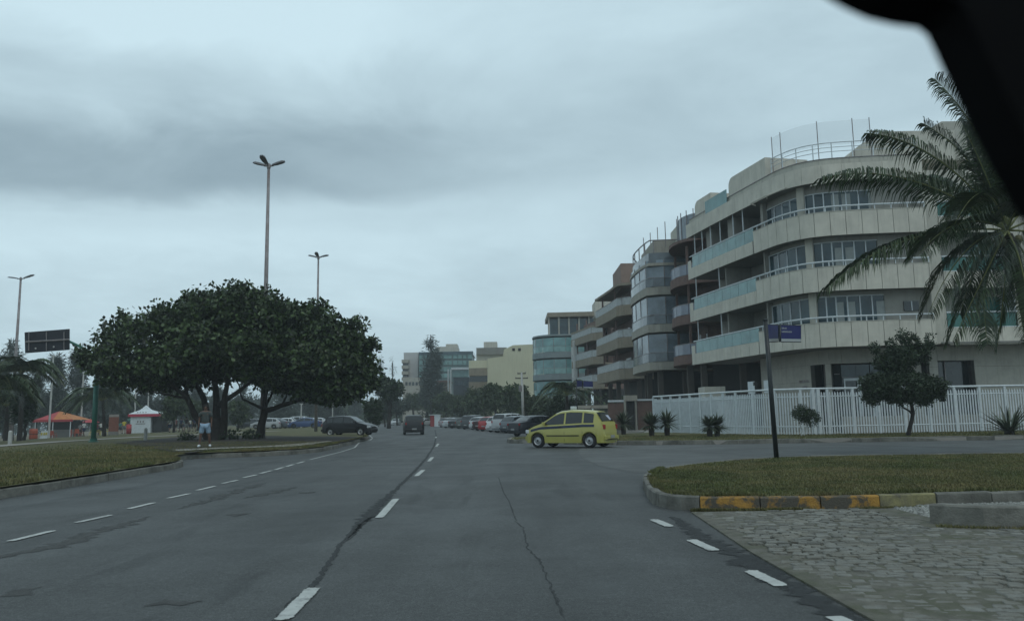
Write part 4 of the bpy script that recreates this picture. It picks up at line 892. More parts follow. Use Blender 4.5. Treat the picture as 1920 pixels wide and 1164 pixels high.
# generic far trees --------------------------------------------------
def simple_tree(label, px, py_top, py_base, Y, wpx, m_, name='tree', cat='tree', group=None, shape='round', base_z=.17, clumps=220, per=9, ls=.45):
    top = at(px, py_top, Y); base = at(px, py_base, Y); base.z = base_z; W = wpx / FPX * Y / 2; H = top.z - base.z
    lb = []
    if shape == 'umbrella':
        for i in range(9): a = random.uniform(0, 6.28); r_ = random.uniform(0, .65); lb.append(((base.x + math.cos(a) * W * r_, Y + math.sin(a) * W * r_, base.z + H * random.uniform(.66, .86)), (W * .45, W * .45, H * .15)))
        limbs = [(base, (base.x + random.uniform(-.3, .3), Y, base.z + H * .5), .045 * H, .03 * H)] + [((base.x, Y, base.z + H * .45), (base.x + math.cos(a) * W * .5, Y + math.sin(a) * W * .5, base.z + H * .75), .025 * H, .01 * H) for a in (0, 1.3, 2.6, 3.9, 5.2)]
    elif shape == 'casuarina':
        for i in range(16): h = random.uniform(.26, .95); a = random.uniform(0, 6.28); r_ = random.uniform(.2, .8) * (1.05 - h); lb.append(((base.x + math.cos(a) * W * r_ * 1.25, Y + math.sin(a) * W * r_, base.z + H * h), (W * .30 * (1.25 - h), W * .3 * (1.25 - h), H * random.uniform(.06, .13))))
        limbs = [(base, (base.x + random.uniform(-.4, .4), Y, base.z + H * .97), .022 * H, .004 * H, .01)] + [((base.x, Y, base.z + H * h), l[0], .008 * H, .002 * H) for l in lb for h in [max(.1, (l[0][2] - base.z) / H - .1)]]
    elif shape == 'bush':
        for i in range(7): a = random.uniform(0, 6.28); lb.append(((base.x + math.cos(a) * W * .5, Y + math.sin(a) * W * .5, base.z + H * random.uniform(.25, .8)), (W * .6, W * .6, H * .25)))
        limbs = [(base, (base.x, Y, base.z + H * .5), .03 * H, .02 * H)]
    else:
        for i in range(10): a = random.uniform(0, 6.28); r_ = random.uniform(0, .6); lb.append(((base.x + math.cos(a) * W * r_, Y + math.sin(a) * W * r_, base.z + H * random.uniform(.48, .84)), (W * .5, W * .5, H * .18)))
        limbs = [(base, (base.x + random.uniform(-.2, .2), Y, base.z + H * .5), .035 * H, .025 * H)] + [((base.x, Y, base.z + H * .4), (base.x + math.cos(a) * W * .5, Y + math.sin(a) * W * .5, base.z + H * .7), .02 * H, .008 * H) for a in (.5, 2.2, 4.1)]
    return tree(name, label, base, cat, group, lb, limbs, .1, m_, clumps, per, ls, ls * (.14 if shape == 'casuarina' else .5), H * .05 + .15, .2, .1, 0, .2, droop=.3 if shape == 'casuarina' else 0)
simple_tree('tall feathery grey casuarina tree rising in front of the sea green glass building', 810, 622, 790, 168, 66, mat('hazy needle green', (.06, .075, .066), .9, .2, .5, island=.3), 'casuarina_tree', shape='casuarina', clumps=520, per=13, ls=1.0)
simple_tree('dark flat topped umbrella tree left of the far road bend', 729, 706, 793, 108, 62, M_leaf_b, 'umbrella_tree', shape='umbrella', clumps=420, per=12, ls=.5)
simple_tree('dark rounded bushy tree just behind the nose of the black hatchback', 699, 746, 800, 84, 30, M_leaf_b, 'bushy_tree', shape='bush', clumps=260, per=12, ls=.3)
G_R = 'street trees along the right side of the avenue'
rt = [(775, 732, 792, 190, 44, 'hazy green street tree beneath the white far block'), (800, 726, 792, 180, 50, 'hazy green street tree under the tall grey casuarina'), (835, 736, 796, 160, 50, 'mid green street tree in front of the small ochre house'), (862, 738, 798, 140, 52, 'green street tree in front of the teal glazed shop building'),
      (893, 726, 800, 128, 62, 'dense dark street tree below the stepped beige block'), (928, 720, 802, 118, 74, 'broad dark street tree left of the utility pole, under the blank yellow wall'), (962, 722, 802, 112, 66, 'broad dark street tree just behind the utility pole'), (1005, 738, 806, 96, 58, 'green street tree right of the utility pole, beside the palm')]
for px, t_, b_, Y, w_, lab in rt: simple_tree(lab, px, t_, b_, Y, w_, M_leaf_d, 'street_tree', group=G_R, clumps=330, per=11, ls=.42)
for px, t_, b_, Y, w_, lab in [(1040, 738, 806, 84, 50, 'dark shrub mass left of the palm behind the parked black sedan'), (1085, 742, 808, 78, 60, 'dark shrub mass right of the palm under the small blue street sign'), (1012, 764, 808, 88, 40, 'low bright green shrub behind the row of parked cars')]:
    simple_tree(lab, px, t_, b_, Y, w_, M_leaf_b if px != 1012 else M_leaf_d, 'shrub', 'shrub', 'shrubs behind the parked cars', 'bush', clumps=260, per=12, ls=.34)
for px, t_, Y, w_, lab in [(745, 742, 150, 50, 'pale hazy tree right of the umbrella tree'), (722, 748, 130, 36, 'thin hazy tree behind the rounded bushy tree')]: simple_tree(lab, px, t_, 795, Y, w_, M_leaf_c, 'tree', clumps=200, per=10, ls=.5)
# left park trees
G_L = 'casuarinas in the beach park'
cas = [(22, 655, 95, 60, 'feathery casuarina between the far left palm and the direction sign'), (-10, 680, 90, 50, 'feathery casuarina cut by the left edge of the photo'), (8, 630, 122, 80, 'feathery casuarina at the far left edge behind the palms'), (100, 655, 124, 70, 'tall casuarina behind the direction sign and the red kiosk'), (140, 650, 128, 70, 'tall casuarina between the direction sign and the green pole'), (66, 690, 135, 50, 'shorter casuarina left of the red kiosk'), (215, 712, 125, 90, 'casuarina behind the white tent, nearest the green pole'), (262, 704, 135, 90, 'casuarina right behind the white tent peak'),
       (312, 708, 140, 90, 'casuarina between the white tent and the almond trunk'), (530, 712, 170, 80, 'hazy casuarina right of the leaning almond trunk'), (580, 716, 175, 80, 'hazy casuarina above the row of cars parked by the beach'), (630, 722, 180, 80, 'hazy casuarina behind the black hatchback'), (455, 720, 160, 80, 'hazy casuarina between the two almond trunks'),
       (185, 705, 145, 80, 'casuarina filling the gap behind the green pole'), (360, 722, 165, 80, 'hazy casuarina behind the splayed almond trunk'), (408, 724, 170, 80, 'hazy casuarina just right of the splayed almond trunk'), (665, 715, 230, 40, 'pale thin casuarina nearest the road, far beyond the black hatchback'), (712, 668, 330, 36, 'very faint distant casuarina above the umbrella tree'), (735, 672, 340, 36, 'very faint distant casuarina left of the white far block')]
for px, t_, Y, w_, lab in cas:
    simple_tree(lab, px, t_, 820, Y, w_, M_leaf_c, 'casuarina_tree', group=G_L, shape='casuarina', base_z=-.45, clumps=300 if Y < 300 else 60, per=14, ls=.9)
for px, t_, Y, w_, lab in [(325, 735, 96, 64, 'olive leafy park tree between the white tent and the almond tree'), (370, 750, 110, 50, 'olive leafy park tree behind the person in shorts'), (445, 752, 105, 44, 'small leafy park tree seen between the almond trunks')]:
    simple_tree(lab, px, t_, 815, Y, w_, M_leaf_d, 'park_tree', group='leafy trees in the beach park', base_z=-.4, clumps=260, per=12, ls=.4)
mb = MB()   # far tree belt reading as one mass
cl = np.array([(random.uniform(-170, -60), random.uniform(215, 330), random.uniform(-.4, 9)) for _ in range(1500)]); V, F = leafcloud(cl, np.full(1500, 1.7), 12, 1.5, .6, 0, 0, .1); tag(np_mesh('tree_belt', V, F, M_leaf_c), kind='stuff')
cl = np.array([(random.uniform(-62, -8) - (y - 240) * .35, y, random.uniform(.2, 6.5)) for y in [random.uniform(240, 330) for _ in range(1200)]]); V, F = leafcloud(cl, np.full(1200, 1.6), 12, 1.3, .6, 0, 0, .1); tag(np_mesh('tree_belt', V, F, M_leaf_d), kind='stuff')
cl = np.array([(random.uniform(-9, 3) - (y - 110) * .28 + 8, y, random.uniform(.2, 4.0)) for y in [random.uniform(100, 190) for _ in range(700)]]); V, F = leafcloud(cl, np.full(700, .7), 14, .5, .25, 0, 0, .1); tag(np_mesh('hedge', V, F, M_leaf_d), kind='stuff')
# palms ---------------------------------------------------------------
def bez(a, b, c, t): return a * (1 - t) ** 2 + b * 2 * t * (1 - t) + c * t * t
def frond(mbl, mbr, a, ctrl, c, n, ll, lw, hang=.5, spread=.9, r0=.03, t0=.12, fold=0.0):
    a, ctrl, c = Vector(a), Vector(ctrl), Vector(c); N_ = 14
    mbr.tube([bez(a, ctrl, c, i / N_) for i in range(N_ + 1)], [lerp(r0, r0 * .15, i / N_) for i in range(N_ + 1)], 5)
    for i in range(n):
        t = lerp(t0, .995, i / (n - 1)); p = bez(a, ctrl, c, t); d = (bez(a, ctrl, c, min(1, t + .02)) - bez(a, ctrl, c, t - .02)).normalized()
        side = d.cross(Vector((0, 0, 1)))
        if side.length < .1: side = Vector((1, 0, 0))
        side.normalize(); up = side.cross(d).normalized(); ln = ll * (math.sin(math.pi * (.12 + .80 * t)) ** .7) * random.uniform(.68, 1.1)
        for sg in (-1, 1):
            if random.random() < .04: continue
            v0 = (side * sg * spread + d * random.uniform(.45, .7) + up * (.25 - fold)).normalized(); v1 = (v0 + Vector((0, 0, -hang * random.uniform(.7, 1.5)))).normalized(); v2 = (v1 + Vector((0, 0, -hang * 1.5))).normalized()
            q1 = p + v0 * ln * .35; q2 = q1 + v1 * ln * .35; q3 = q2 + v2 * ln * .3
            wv = (d * .8 + Vector((0, 0, .5))).normalized() * lw * .5
            mbl.add([p - wv * .6, p + wv * .6, q1 + wv, q1 - wv, q2 + wv * .8, q2 - wv * .8, q3], [(0, 1, 2, 3), (3, 2, 4, 5), (5, 4, 6)])
def palm(name, label, base, top, rt_, fronds, n, ll, lw, m_l=None, cat='palm tree', group=None, nuts=0, r0=.03, hang=.5):
    t = empty(name, base, label, cat, group); b, tp = Vector(base), Vector(top); mb = MB(); k = 26
    pts = []; rs = []
    for i in range(k + 1):
        u = i / k; p = b.lerp(tp, u); p.x += math.sin(u * 2.2) * .12 * (tp - b).length * .15; pts.append(p); rs.append(rt_ * lerp(1.25, .8, u) * (1 + .06 * (i % 2)))
    pts[-1] = tp; mb.tube(pts, rs, 10).build('trunk', M_bark, t, smooth=True)
    for f in fronds:
        ml, mr_ = MB(), MB(); frond(ml, mr_, *f[:3], n, ll * (f[3] if len(f) > 3 else 1), lw, hang * (f[4] if len(f) > 4 else 1), r0=r0)
        fo = ml.build('frond', m_l or M_palm, t); mr_.v = [tuple(Vector(v)) for v in mr_.v]
        o = bpy.data.objects.new('rachis', mr_.mesh('rachis', M_palm_rib, True, t.location)); C.objects.link(o); o.parent = fo
    if nuts:
        for i in range(nuts):
            a = random.uniform(0, 6.28); q = tp + Vector((math.cos(a) * .28, math.sin(a) * .28, random.uniform(-.45, -.1)))
            MB().lathe([(.001, -.14), (.08, -.11), (.12, 0), (.09, .1), (.001, .14)], 8, 'Z', q).build('coconut', mat('green brown coconut', (.10, .09, .035), .6, .3, 4), t, True)
    return t
YP = 24.0
def PP(px, py, dy=0): return at(px, py, YP + dy)
cr0 = PP(1888, 432)
fr = [(cr0, PP(1700, 292, -.6), PP(1543, 335, -.8), 1, 1.1), (cr0, PP(1765, 262, .6), PP(1630, 250, .8)), (cr0, PP(1862, 250, .3), PP(1752, 148, .4), 1, .45), (cr0, PP(1830, 285, 1.2), PP(1732, 232, 1.5), 1, .5), (cr0, PP(1690, 410, -.8), PP(1550, 542, -1.0), 1, 1.3), (cr0, PP(1868, 470, -1.2), PP(1786, 640, -1.5), .9, 1.2),
      (cr0, PP(1880, 230, .8), PP(1795, 130, 1.2), 1, .5), (cr0, PP(1930, 240, -.8), PP(1900, 120, -1.0), 1, .5), (cr0, PP(1990, 290, .5), PP(2110, 230, .8)), (cr0, PP(2040, 360, -.5), PP(2190, 400, -.7)), (cr0, PP(2020, 430, .6), PP(2130, 560, .9), 1, 1.2), (cr0, PP(1940, 480, 1.0), PP(1980, 650, 1.4), .9, 1.2),
      (cr0, PP(1860, 330, 2.2), PP(1800, 420, 4.2), 1, 1), (cr0, PP(1850, 300, -2.2), PP(1790, 420, -4.0), 1, 1.1), (cr0, PP(1900, 330, 2.4), PP(1950, 400, 4.6), 1, 1), (cr0, PP(1830, 470, 1.8), PP(1800, 590, 2.6), .8, 1.3), (cr0, PP(1930, 320, -2.0), PP(1960, 460, -3.6), 1, 1.1), (cr0, PP(1890, 500, .8), PP(1870, 650, 1.0), .7, 1.3), (cr0, PP(1790, 350, 1.4), PP(1740, 330, 2.6), 1, 1), (cr0, PP(1845, 310, 0), PP(1805, 235, .2), .9, .8), (cr0, PP(1800, 380, -1.5), PP(1720, 480, -2.6), 1, 1.2), (cr0, PP(1800, 440, -.8), PP(1740, 590, -1.6), .9, 1.3), (cr0, PP(1830, 520, .4), PP(1852, 645, .3), .8, 1.3), (cr0, PP(1930, 500, -1), PP(1930, 640, -1.4), .8, 1.3), (cr0, PP(1850, 260, 1.8), PP(1850, 170, 3.0), .9, .8), (cr0, PP(1875, 490, 2.2), PP(1905, 560, 3.0), .8, 1.3)]
palm('coconut_palm', 'big coconut palm with long arching fronds at the right edge of the photo', (cr0.x + .75, YP + .2, .16), tuple(cr0 + Vector((0, 0, -.15))), .17, fr, 125, 1.45, .041, nuts=7, r0=.035, hang=.85)
def auto_palm(label, px, py_c, py_b, Y, L_, n=16, base_z=-.3, group=None, dens=30, ll=.9, name='palm_tree', up=.6, tr=.16):
    c = at(px, py_c, Y); b = at(px + random.uniform(-4, 4), py_b, Y); b.z = base_z; fs = []
    for i in range(n):
        a = 6.283 * i / n + random.uniform(-.2, .2); e = random.uniform(-.25, 1.1) * up + .15; l = L_ * random.uniform(.85, 1.1); h = Vector((math.cos(a), math.sin(a), 0))
        fs.append((c, c + h * l * .5 * math.cos(e) + Vector((0, 0, l * (.25 + .5 * math.sin(e)))), c + h * l * (.9 * math.cos(e * .7)) + Vector((0, 0, l * (.45 * math.sin(e) - .30)))))
    return palm(name, label, tuple(b), tuple(c), tr, fs, dens, ll, .075, group=group, r0=.03)
auto_palm('bushy palm spreading over shrubs behind the yellow taxi and small blue sign', 1062, 742, 806, 76, 3.6, 20, .17, dens=34, ll=.8, up=1.0)
GP = 'palms on the beach side lawn'
auto_palm('low palm with drooping fronds at the far left edge of the photo', -12, 735, 838, 52, 3.6, 24, .1, GP, 44, 1.1)
auto_palm('leaning dark palm left of the direction sign, above the orange drum', 40, 700, 828, 62, 3.4, 28, 0, GP, 44, 1.2)
auto_palm('short palm standing behind the green sign pole', 192, 752, 822, 78, 4.2, 26, -.3, GP, 40, 1.1)
auto_palm('small palm at the left edge behind the pale bollard', 12, 762, 830, 70, 3.0, 22, -.1, GP, 36)
simple_tree('dark leafy tree among the palms at the far left', 45, 735, 832, 66, 60, M_leaf_b, 'tree', base_z=0, clumps=260, per=12, ls=.35)
# cycads and clipped plants on the right verge ---------------------------
def cycad(label, px, py, Y, h, rr, n=160, twin=False, group='spiky cycads on the right verge'):
    q = at(px, py, Y); q.z = .18; t = empty('cycad', q, label, 'plant', group); c = q + Vector((0, 0, h * .42)); mb = MB()
    MB().tube([q + Vector((0, 0, -.05)), q + Vector((0, 0, h * .2)), c], [.13, .16, .12], 8).build('trunk', M_bark, t)
    for i in range(n):
        a = random.uniform(0, 6.283); e = math.asin(random.uniform(-.35, 1)); l = rr * random.uniform(.8, 1.15); d = Vector((math.cos(a) * math.cos(e), math.sin(a) * math.cos(e), math.sin(e)))
        s = d.cross(Vector((0, 0, 1))); s = (s.normalized() if s.length > .05 else Vector((1, 0, 0))) * .045; p1 = c + d * l * .55; p2 = c + d * l + Vector((0, 0, -.10 * l))
        mb.add([c - s * .4, c + s * .4, p1 + s, p1 - s, p2], [(0, 1, 2, 3), (3, 2, 4)])
    mb.build('leaves', M_cycad, t); return t
cycad('spiky cycad just behind the tail of the yellow taxi', 1169, 806, 50, 1.5, .95)
cycad('spiky cycad, left of the pair beside the left end of the white fence', 1222, 816, 44.5, 1.45, .88)
cycad('spiky cycad, right of the pair beside the left end of the white fence', 1251, 816, 44.8, 1.55, .95)
cycad('spiky cycad alone on the grass, left trunk of the close-set couple', 1331, 818, 41.4, 1.25, .8)
cycad('spiky cycad pressed against its left neighbour on the grass before the fence', 1345, 818, 41.8, 1.25, .78)
q = at(1893, 815, 36.5); q.z = .18; t = empty('agave', q, 'large dark agave with long stiff blades in front of the right end of the fence', 'plant'); mb = MB()
for i in range(70):
    a = random.uniform(0, 6.283); e = math.asin(random.uniform(0, .95)); l = random.uniform(1.15, 1.75); h = Vector((math.cos(a), math.sin(a), 0)); s = Vector((-h.y, h.x, 0)) * .055
    p0 = q + Vector((0, 0, .15)) + h * .08; p1 = p0 + (h * math.cos(e) + Vector((0, 0, math.sin(e)))) * l * .5; p2 = p1 + (h * math.cos(e) + Vector((0, 0, math.sin(e) * .75))) * l * .5
    mb.add([p0 - s, p0 + s, p1 + s * .9, p1 - s * .9, p2], [(0, 1, 2, 3), (3, 2, 4)])
mb.build('leaves', M_cycad, t); MB().lathe([(.22, 0), (.2, .25), (.05, .4)], 8, 'Z', q).build('core', M_bark, t)
# clipped ball on twin stems
q = at(1506, 817, 39.6); q.z = .18; t = empty('clipped_shrub', q, 'small clipped round shrub on twisted twin stems beside the street sign pole', 'shrub')
mb = MB(); bc = at(1510, 779, 39.6)
limb(mb, q + Vector((-.06, 0, 0)), bc + Vector((-.25, 0, -.3)), .03, .025, .15); limb(mb, q + Vector((.06, 0, 0)), bc + Vector((.05, 0, -.3)), .03, .025, .15); mb.build('stem', M_pale_pole, t)
V, F = leafcloud(lobes_to_clumps([(tuple(bc + Vector((-.15, 0, .12))), (.5, .5, .42)), (tuple(bc + Vector((.22, 0, -.12))), (.5, .5, .45))], 260, .3), np.full(260, .10), 14, .07, .045, 0, 0, .2); np_mesh('crown', V, F, M_leaf_b, t)
# dark tree on thin trunk before the fence
YB = 37.6; q = at(1702, 817, YB); q.z = .18
lb = [lob(1690, 725, YB, 1.35, 1.3, .85), lob(1645, 722, YB, .8, .9, .62), lob(1745, 725, YB, .7, .8, .5), lob(1690, 672, YB, .85, .8, .6), lob(1660, 680, YB, .55, .6, .4), lob(1727, 662, YB, .42, .5, .55), lob(1693, 632, YB, .26, .3, .5), lob(1712, 640, YB, .22, .3, .35), lob(1640, 655, YB, .25, .3, .3), lob(1744, 640, YB, .2, .25, .4), lob(1672, 648, YB, .25, .3, .35), lob(1635, 745, YB, .4, .5, .35), lob(1765, 742, YB, .3, .4, .18), lob(1735, 750, YB, .45, .5, .25)]
tree('round_headed_tree', 'dark dense tree on a thin bent trunk in front of the white fence', q, 'tree', None, lb, [(q, at(1712, 775, YB), .11, .09, .05), (at(1712, 775, YB), at(1700, 720, YB), .09, .05), (at(1712, 778, YB), at(1660, 735, YB), .05, .03), (at(1705, 740, YB), at(1740, 700, YB), .05, .03)], .1, M_leaf_b, 1900, 13, .11, .07, .15, .1, .15, 20, .35)
cl = np.array([(random.uniform(17, 30), random.uniform(44.8, 45.8), random.uniform(.2, .75)) for _ in range(420)]); V, F = leafcloud(cl, np.full(420, .22), 12, .12, .07, 0, 0, .1); tag(np_mesh('hedge', V, F, M_leaf_b), kind='stuff')
# ------------------------------------------------------------------ lamps, poles and signs
def lamp(label, px, Y, H, base_z, heads, arm=1.5, r=.16):
    top = at(px[1], px[0], Y); b = Vector((top.x, Y, base_z)); t = empty('street_lamp', b, label, 'street lamp', 'tall street lamps on the left')
    zt = H
    MB().tube([b, b + Vector((0, 0, zt * .5)), b + Vector((0, 0, zt))], [r, r * .8, r * .5], 10).build('pole', M_metal, t, True)
    MB().lathe([(.09, -.2), (.13, -.1), (.13, .12), (.05, .2)], 8, 'Z', b + Vector((0, 0, zt))).build('cap', M_metal, t)
    for a, tilt in heads:
        d = Vector((math.cos(a), math.sin(a), 0)); p0 = b + Vector((0, 0, zt)); p1 = p0 + d * (arm * .3) + Vector((0, 0, .04)); p2 = p0 + d * arm + Vector((0, 0, tilt))
        h = MB().tube([p0, p1], .05, 6).build('arm', M_metal, t)
        s = Vector((-d.y, d.x, 0)); up = Vector((0, 0, 1)); sec = []
        for q, w_, hh in ((p1 - d * .1, .10, .08), (p1.lerp(p2, .3), .17, .13), (p1.lerp(p2, .75), .20, .12), (p2, .12, .07)):
            sec += [q - s * w_, q + s * w_, q + s * w_ * .7 + up * hh, q - s * w_ * .7 + up * hh]
        mb = MB(); f = [(0, 1, 2, 3)[::-1], (12, 13, 14, 15)]
        for k in range(3):
            for j in range(4): f.append((4 * k + j, 4 * k + (j + 1) % 4, 4 * k + 4 + (j + 1) % 4, 4 * k + 4 + j))
        mb.add(sec, f).build('lamp_head', mat('dull lamp housing', (.12, .12, .13), .5, .2, 4), t)
    return t
pz = at(503, 312, 49); lamp('tall three-headed street lamp rising behind the almond trees', (312, 504), 49, pz.z - .3, .3, [(R(2), .28), (R(178), .22), (R(-100), .35)], 1.0, .17)
pz = at(597, 483, 78); lamp('three-headed street lamp standing behind the black hatchback', (483, 597), 78, pz.z, .0, [(R(2), .2), (R(178), .2), (R(-90), .3)], 1.0, .16)
pz = at(38, 523, 84); lamp('two-headed street lamp at the far left above the palms', (523, 39), 84, pz.z + .2, -.2, [(R(-8), .35), (R(172), .2)], 1.5, .2)
for px, top, base, Y, lab in [(100, 668, 822, 96, 'pale slim pole rising in front of the red kiosk roof'), (157, 695, 818, 110, 'pale slim pole between direction sign and green pole'), (256, 700, 812, 118, 'pale slim pole standing left of the white tent peak'), (279, 728, 812, 124, 'pale slim pole rising just behind the white tent peak'), (565, 758, 800, 120, 'pale slim pole beyond the leaning almond tree'), (624, 745, 800, 150, 'pale slim pole far behind the black hatchback')]:
    a = at(px, top, Y); t = empty('pole', (a.x, Y, -.5), lab, 'pole', 'pale slim poles in the beach park'); MB().tube([(a.x, Y, -.5), (a.x, Y, a.z)], [.13, .09], 8).build('shaft', M_pale_pole, t); MB().box((a.x, Y, a.z + .06), (.5, .12, .12)).build('head', M_pale_pole, t)
for px, Y, lab in [(18, 46, 'short pale bollard on the lawn at the far left'), (272, 50, 'short pale post under the brown notice board')]:
    q = at(px, 838, Y); q.z = .3; tag(MB().lathe([(.001, 0), (.11, 0), (.11, .72), (.06, .80), (.001, .80)], 8, 'Z', q).build('bollard', M_pale_pole), lab, 'bollard')
# gantry sign seen from behind
YG = 48; gb_ = at(175, 832, YG); gb_.z = .3; gt = at(175, 706, YG); t = empty('direction_sign', gb_, 'back of a dark road direction sign on a curved arm from a green pole', 'road sign')
MB().tube([gb_, Vector((gb_.x, YG, gt.z))], [.15, .15], 10).build('pole', M_green_pole, t, True); MB().lathe([(.3, 0), (.3, .06), (.2, .1), (.2, .25)], 10, 'Z', gb_).build('base_flange', M_green_pole, t); MB().lathe([(.001, .05), (.16, .04), (.17, -.05)], 10, 'Z', (gb_.x, YG, gt.z)).build('collar', M_green_pole, t)
MB().tube([(gb_.x, YG, gt.z), at(176, 690, YG), at(170, 668, YG), at(155, 652, YG), at(132, 641, YG), at(120, 638, YG)], .075, 8).build('arm', M_green_pole, t, True)
pts = [at(46, 623, YG - .15), at(47, 662, YG - .15), at(130, 655.5, YG - .15), at(130, 616.5, YG - .15)]
MB().extr(pts, (0, .05, 0)).build('sign_panel', mat('dark sign back', (.020, .022, .030), .6, .2, 3), t)
for x in (54, 87, 120): a, b_ = at(x, 622, YG - .22), at(x, 657, YG - .22); MB().tube([a, b_], .028, 4).build('stiffener', M_metal, t)
MB().tube([at(48, 641, YG - .26), at(130, 636.5, YG - .26)], .05, 6).build('cross_bar', M_metal, t)
for x, y in ((67, 653), (101, 650)): q = at(x, y, YG - .2); MB().lathe([(.001, -.03), (.05, -.03), (.05, 0)], 8, 'Y', q).build('bolt_plate', M_pale_pole, t)
def street_sign(label, px, py_b, Y, py_top, x0, x1, y0, y1, w_, lean=0.0, base_z=.17):
    b = at(px, py_b, Y); b.z = base_z; tp = at(px + lean, py_top, Y); t = empty('street_name_sign', b, label, 'street sign')
    MB().tube([b, tp], [w_, w_ * .9], 10).build('pole', M_black_paint, t, True); MB().lathe([(w_, 0), (w_ * 1.1, .05), (.001, .07)], 10, 'Z', tp).build('cap', M_black_paint, t)
    mb_ = mat('deep blue sign enamel', (.012, .016, .105), .35, .15, 3); mw = mat('pale sign strip', (.34, .36, .36), .5, .1, 3)
    def plate(A, B_, C_, D_, th, lines):
        A, B_, C_, D_ = map(Vector, (A, B_, C_, D_)); pl = MB().extr([A, B_, C_, D_], (0, th, 0)).build('name_plate', mb_, t)
        n = Vector((0, -.006, 0)); o = MB().extr([A.lerp(D_, .0) + n, B_.lerp(C_, .0) + n, B_.lerp(C_, .17) + n, A.lerp(D_, .17) + n], (0, -.004, 0)); ob = o.build('lower_strip', mw, t)
        for a_, b_, h, th_ in lines:       # faint lines of small lettering, unreadable in the photograph
            k = max(2, int((b_ - a_) * 34))
            for i in range(k):
                u0 = lerp(a_, b_, i / k); u1 = u0 + (b_ - a_) / k * .62; hh = th_ * random.choice((.7, 1, 1))
                P00 = A.lerp(B_, u0).lerp(D_.lerp(C_, u0), h) + n * 1.2; P10 = A.lerp(B_, u1).lerp(D_.lerp(C_, u1), h) + n * 1.2; P11 = A.lerp(B_, u1).lerp(D_.lerp(C_, u1), h + hh) + n * 1.2; P01 = A.lerp(B_, u0).lerp(D_.lerp(C_, u0), h + hh) + n * 1.2
                MB().quad(P00, P10, P11, P01).build('letter', mw, t)
        MB().tube([A + Vector((0, th / 2, -.012)), B_ + Vector((0, th / 2, -.012)), C_ + Vector((.012, th / 2, .01)), D_ + Vector((0, th / 2, .012))], .013, 4).build('frame', M_black_paint, t)
    plate(at(x0 + .42 * (x1 - x0), y1, Y), at(x1, y1 + .5, Y), at(x1 - 1, y0 + 2, Y), at(x0 + .42 * (x1 - x0), y0 + 1, Y), .03, [(.02, .28, .78, .10), (.02, .55, .56, .10)] if w_ > .05 else [])
    plate(at(x0, y1 + 1, Y - .02), at(x0 + .33 * (x1 - x0), y1 - .5, Y + .45), at(x0 + .33 * (x1 - x0), y0 + 1, Y + .45), at(x0, y0, Y - .02), .03, [])
    MB().tube([at(x0 + .36 * (x1 - x0), y0, Y + .02), at(x0 + .38 * (x1 - x0), y1 + 1, Y + .02)], .03, 6).build('bracket', M_black_paint, t)
    return t
street_sign('blue street name sign on a leaning black pole on the grass island', 1457, 877, 21.5, 602, 1438, 1502, 609, 640, .065, -22)
street_sign('small blue street name sign on a thin pole in front of the bushy palm', 1081, 812, 58, 712, 1081, 1112, 713, 727, .045, 0, .17)
# utility pole
Yu = 95; b = at(982, 805, Yu); b.z = .17; tp = at(978, 698, Yu); t = empty('utility_pole', b, 'grey concrete utility pole with crossarms above the parked cars', 'utility pole')
MB().tube([b, tp], [.19, .13], 8).build('pole', M_pale_pole, t, True)
for py, wd in ((700, 1.0), (709, 1.5)): q = at(978, py, Yu); MB().box(q, (wd, .12, .12)).build('crossarm', M_bark, t); [MB().lathe([(.04, .06), (.05, .12), (.02, .2)], 6, 'Z', q + Vector((dx, 0, 0))).build('insulator', M_metal, t) for dx in (-wd * .45, 0, wd * .45)]
q = at(976, 728, Yu); MB().lathe([(.001, -.35), (.22, -.35), (.22, .3), (.001, .3)], 10, 'Z', q).build('transformer', M_metal, t)
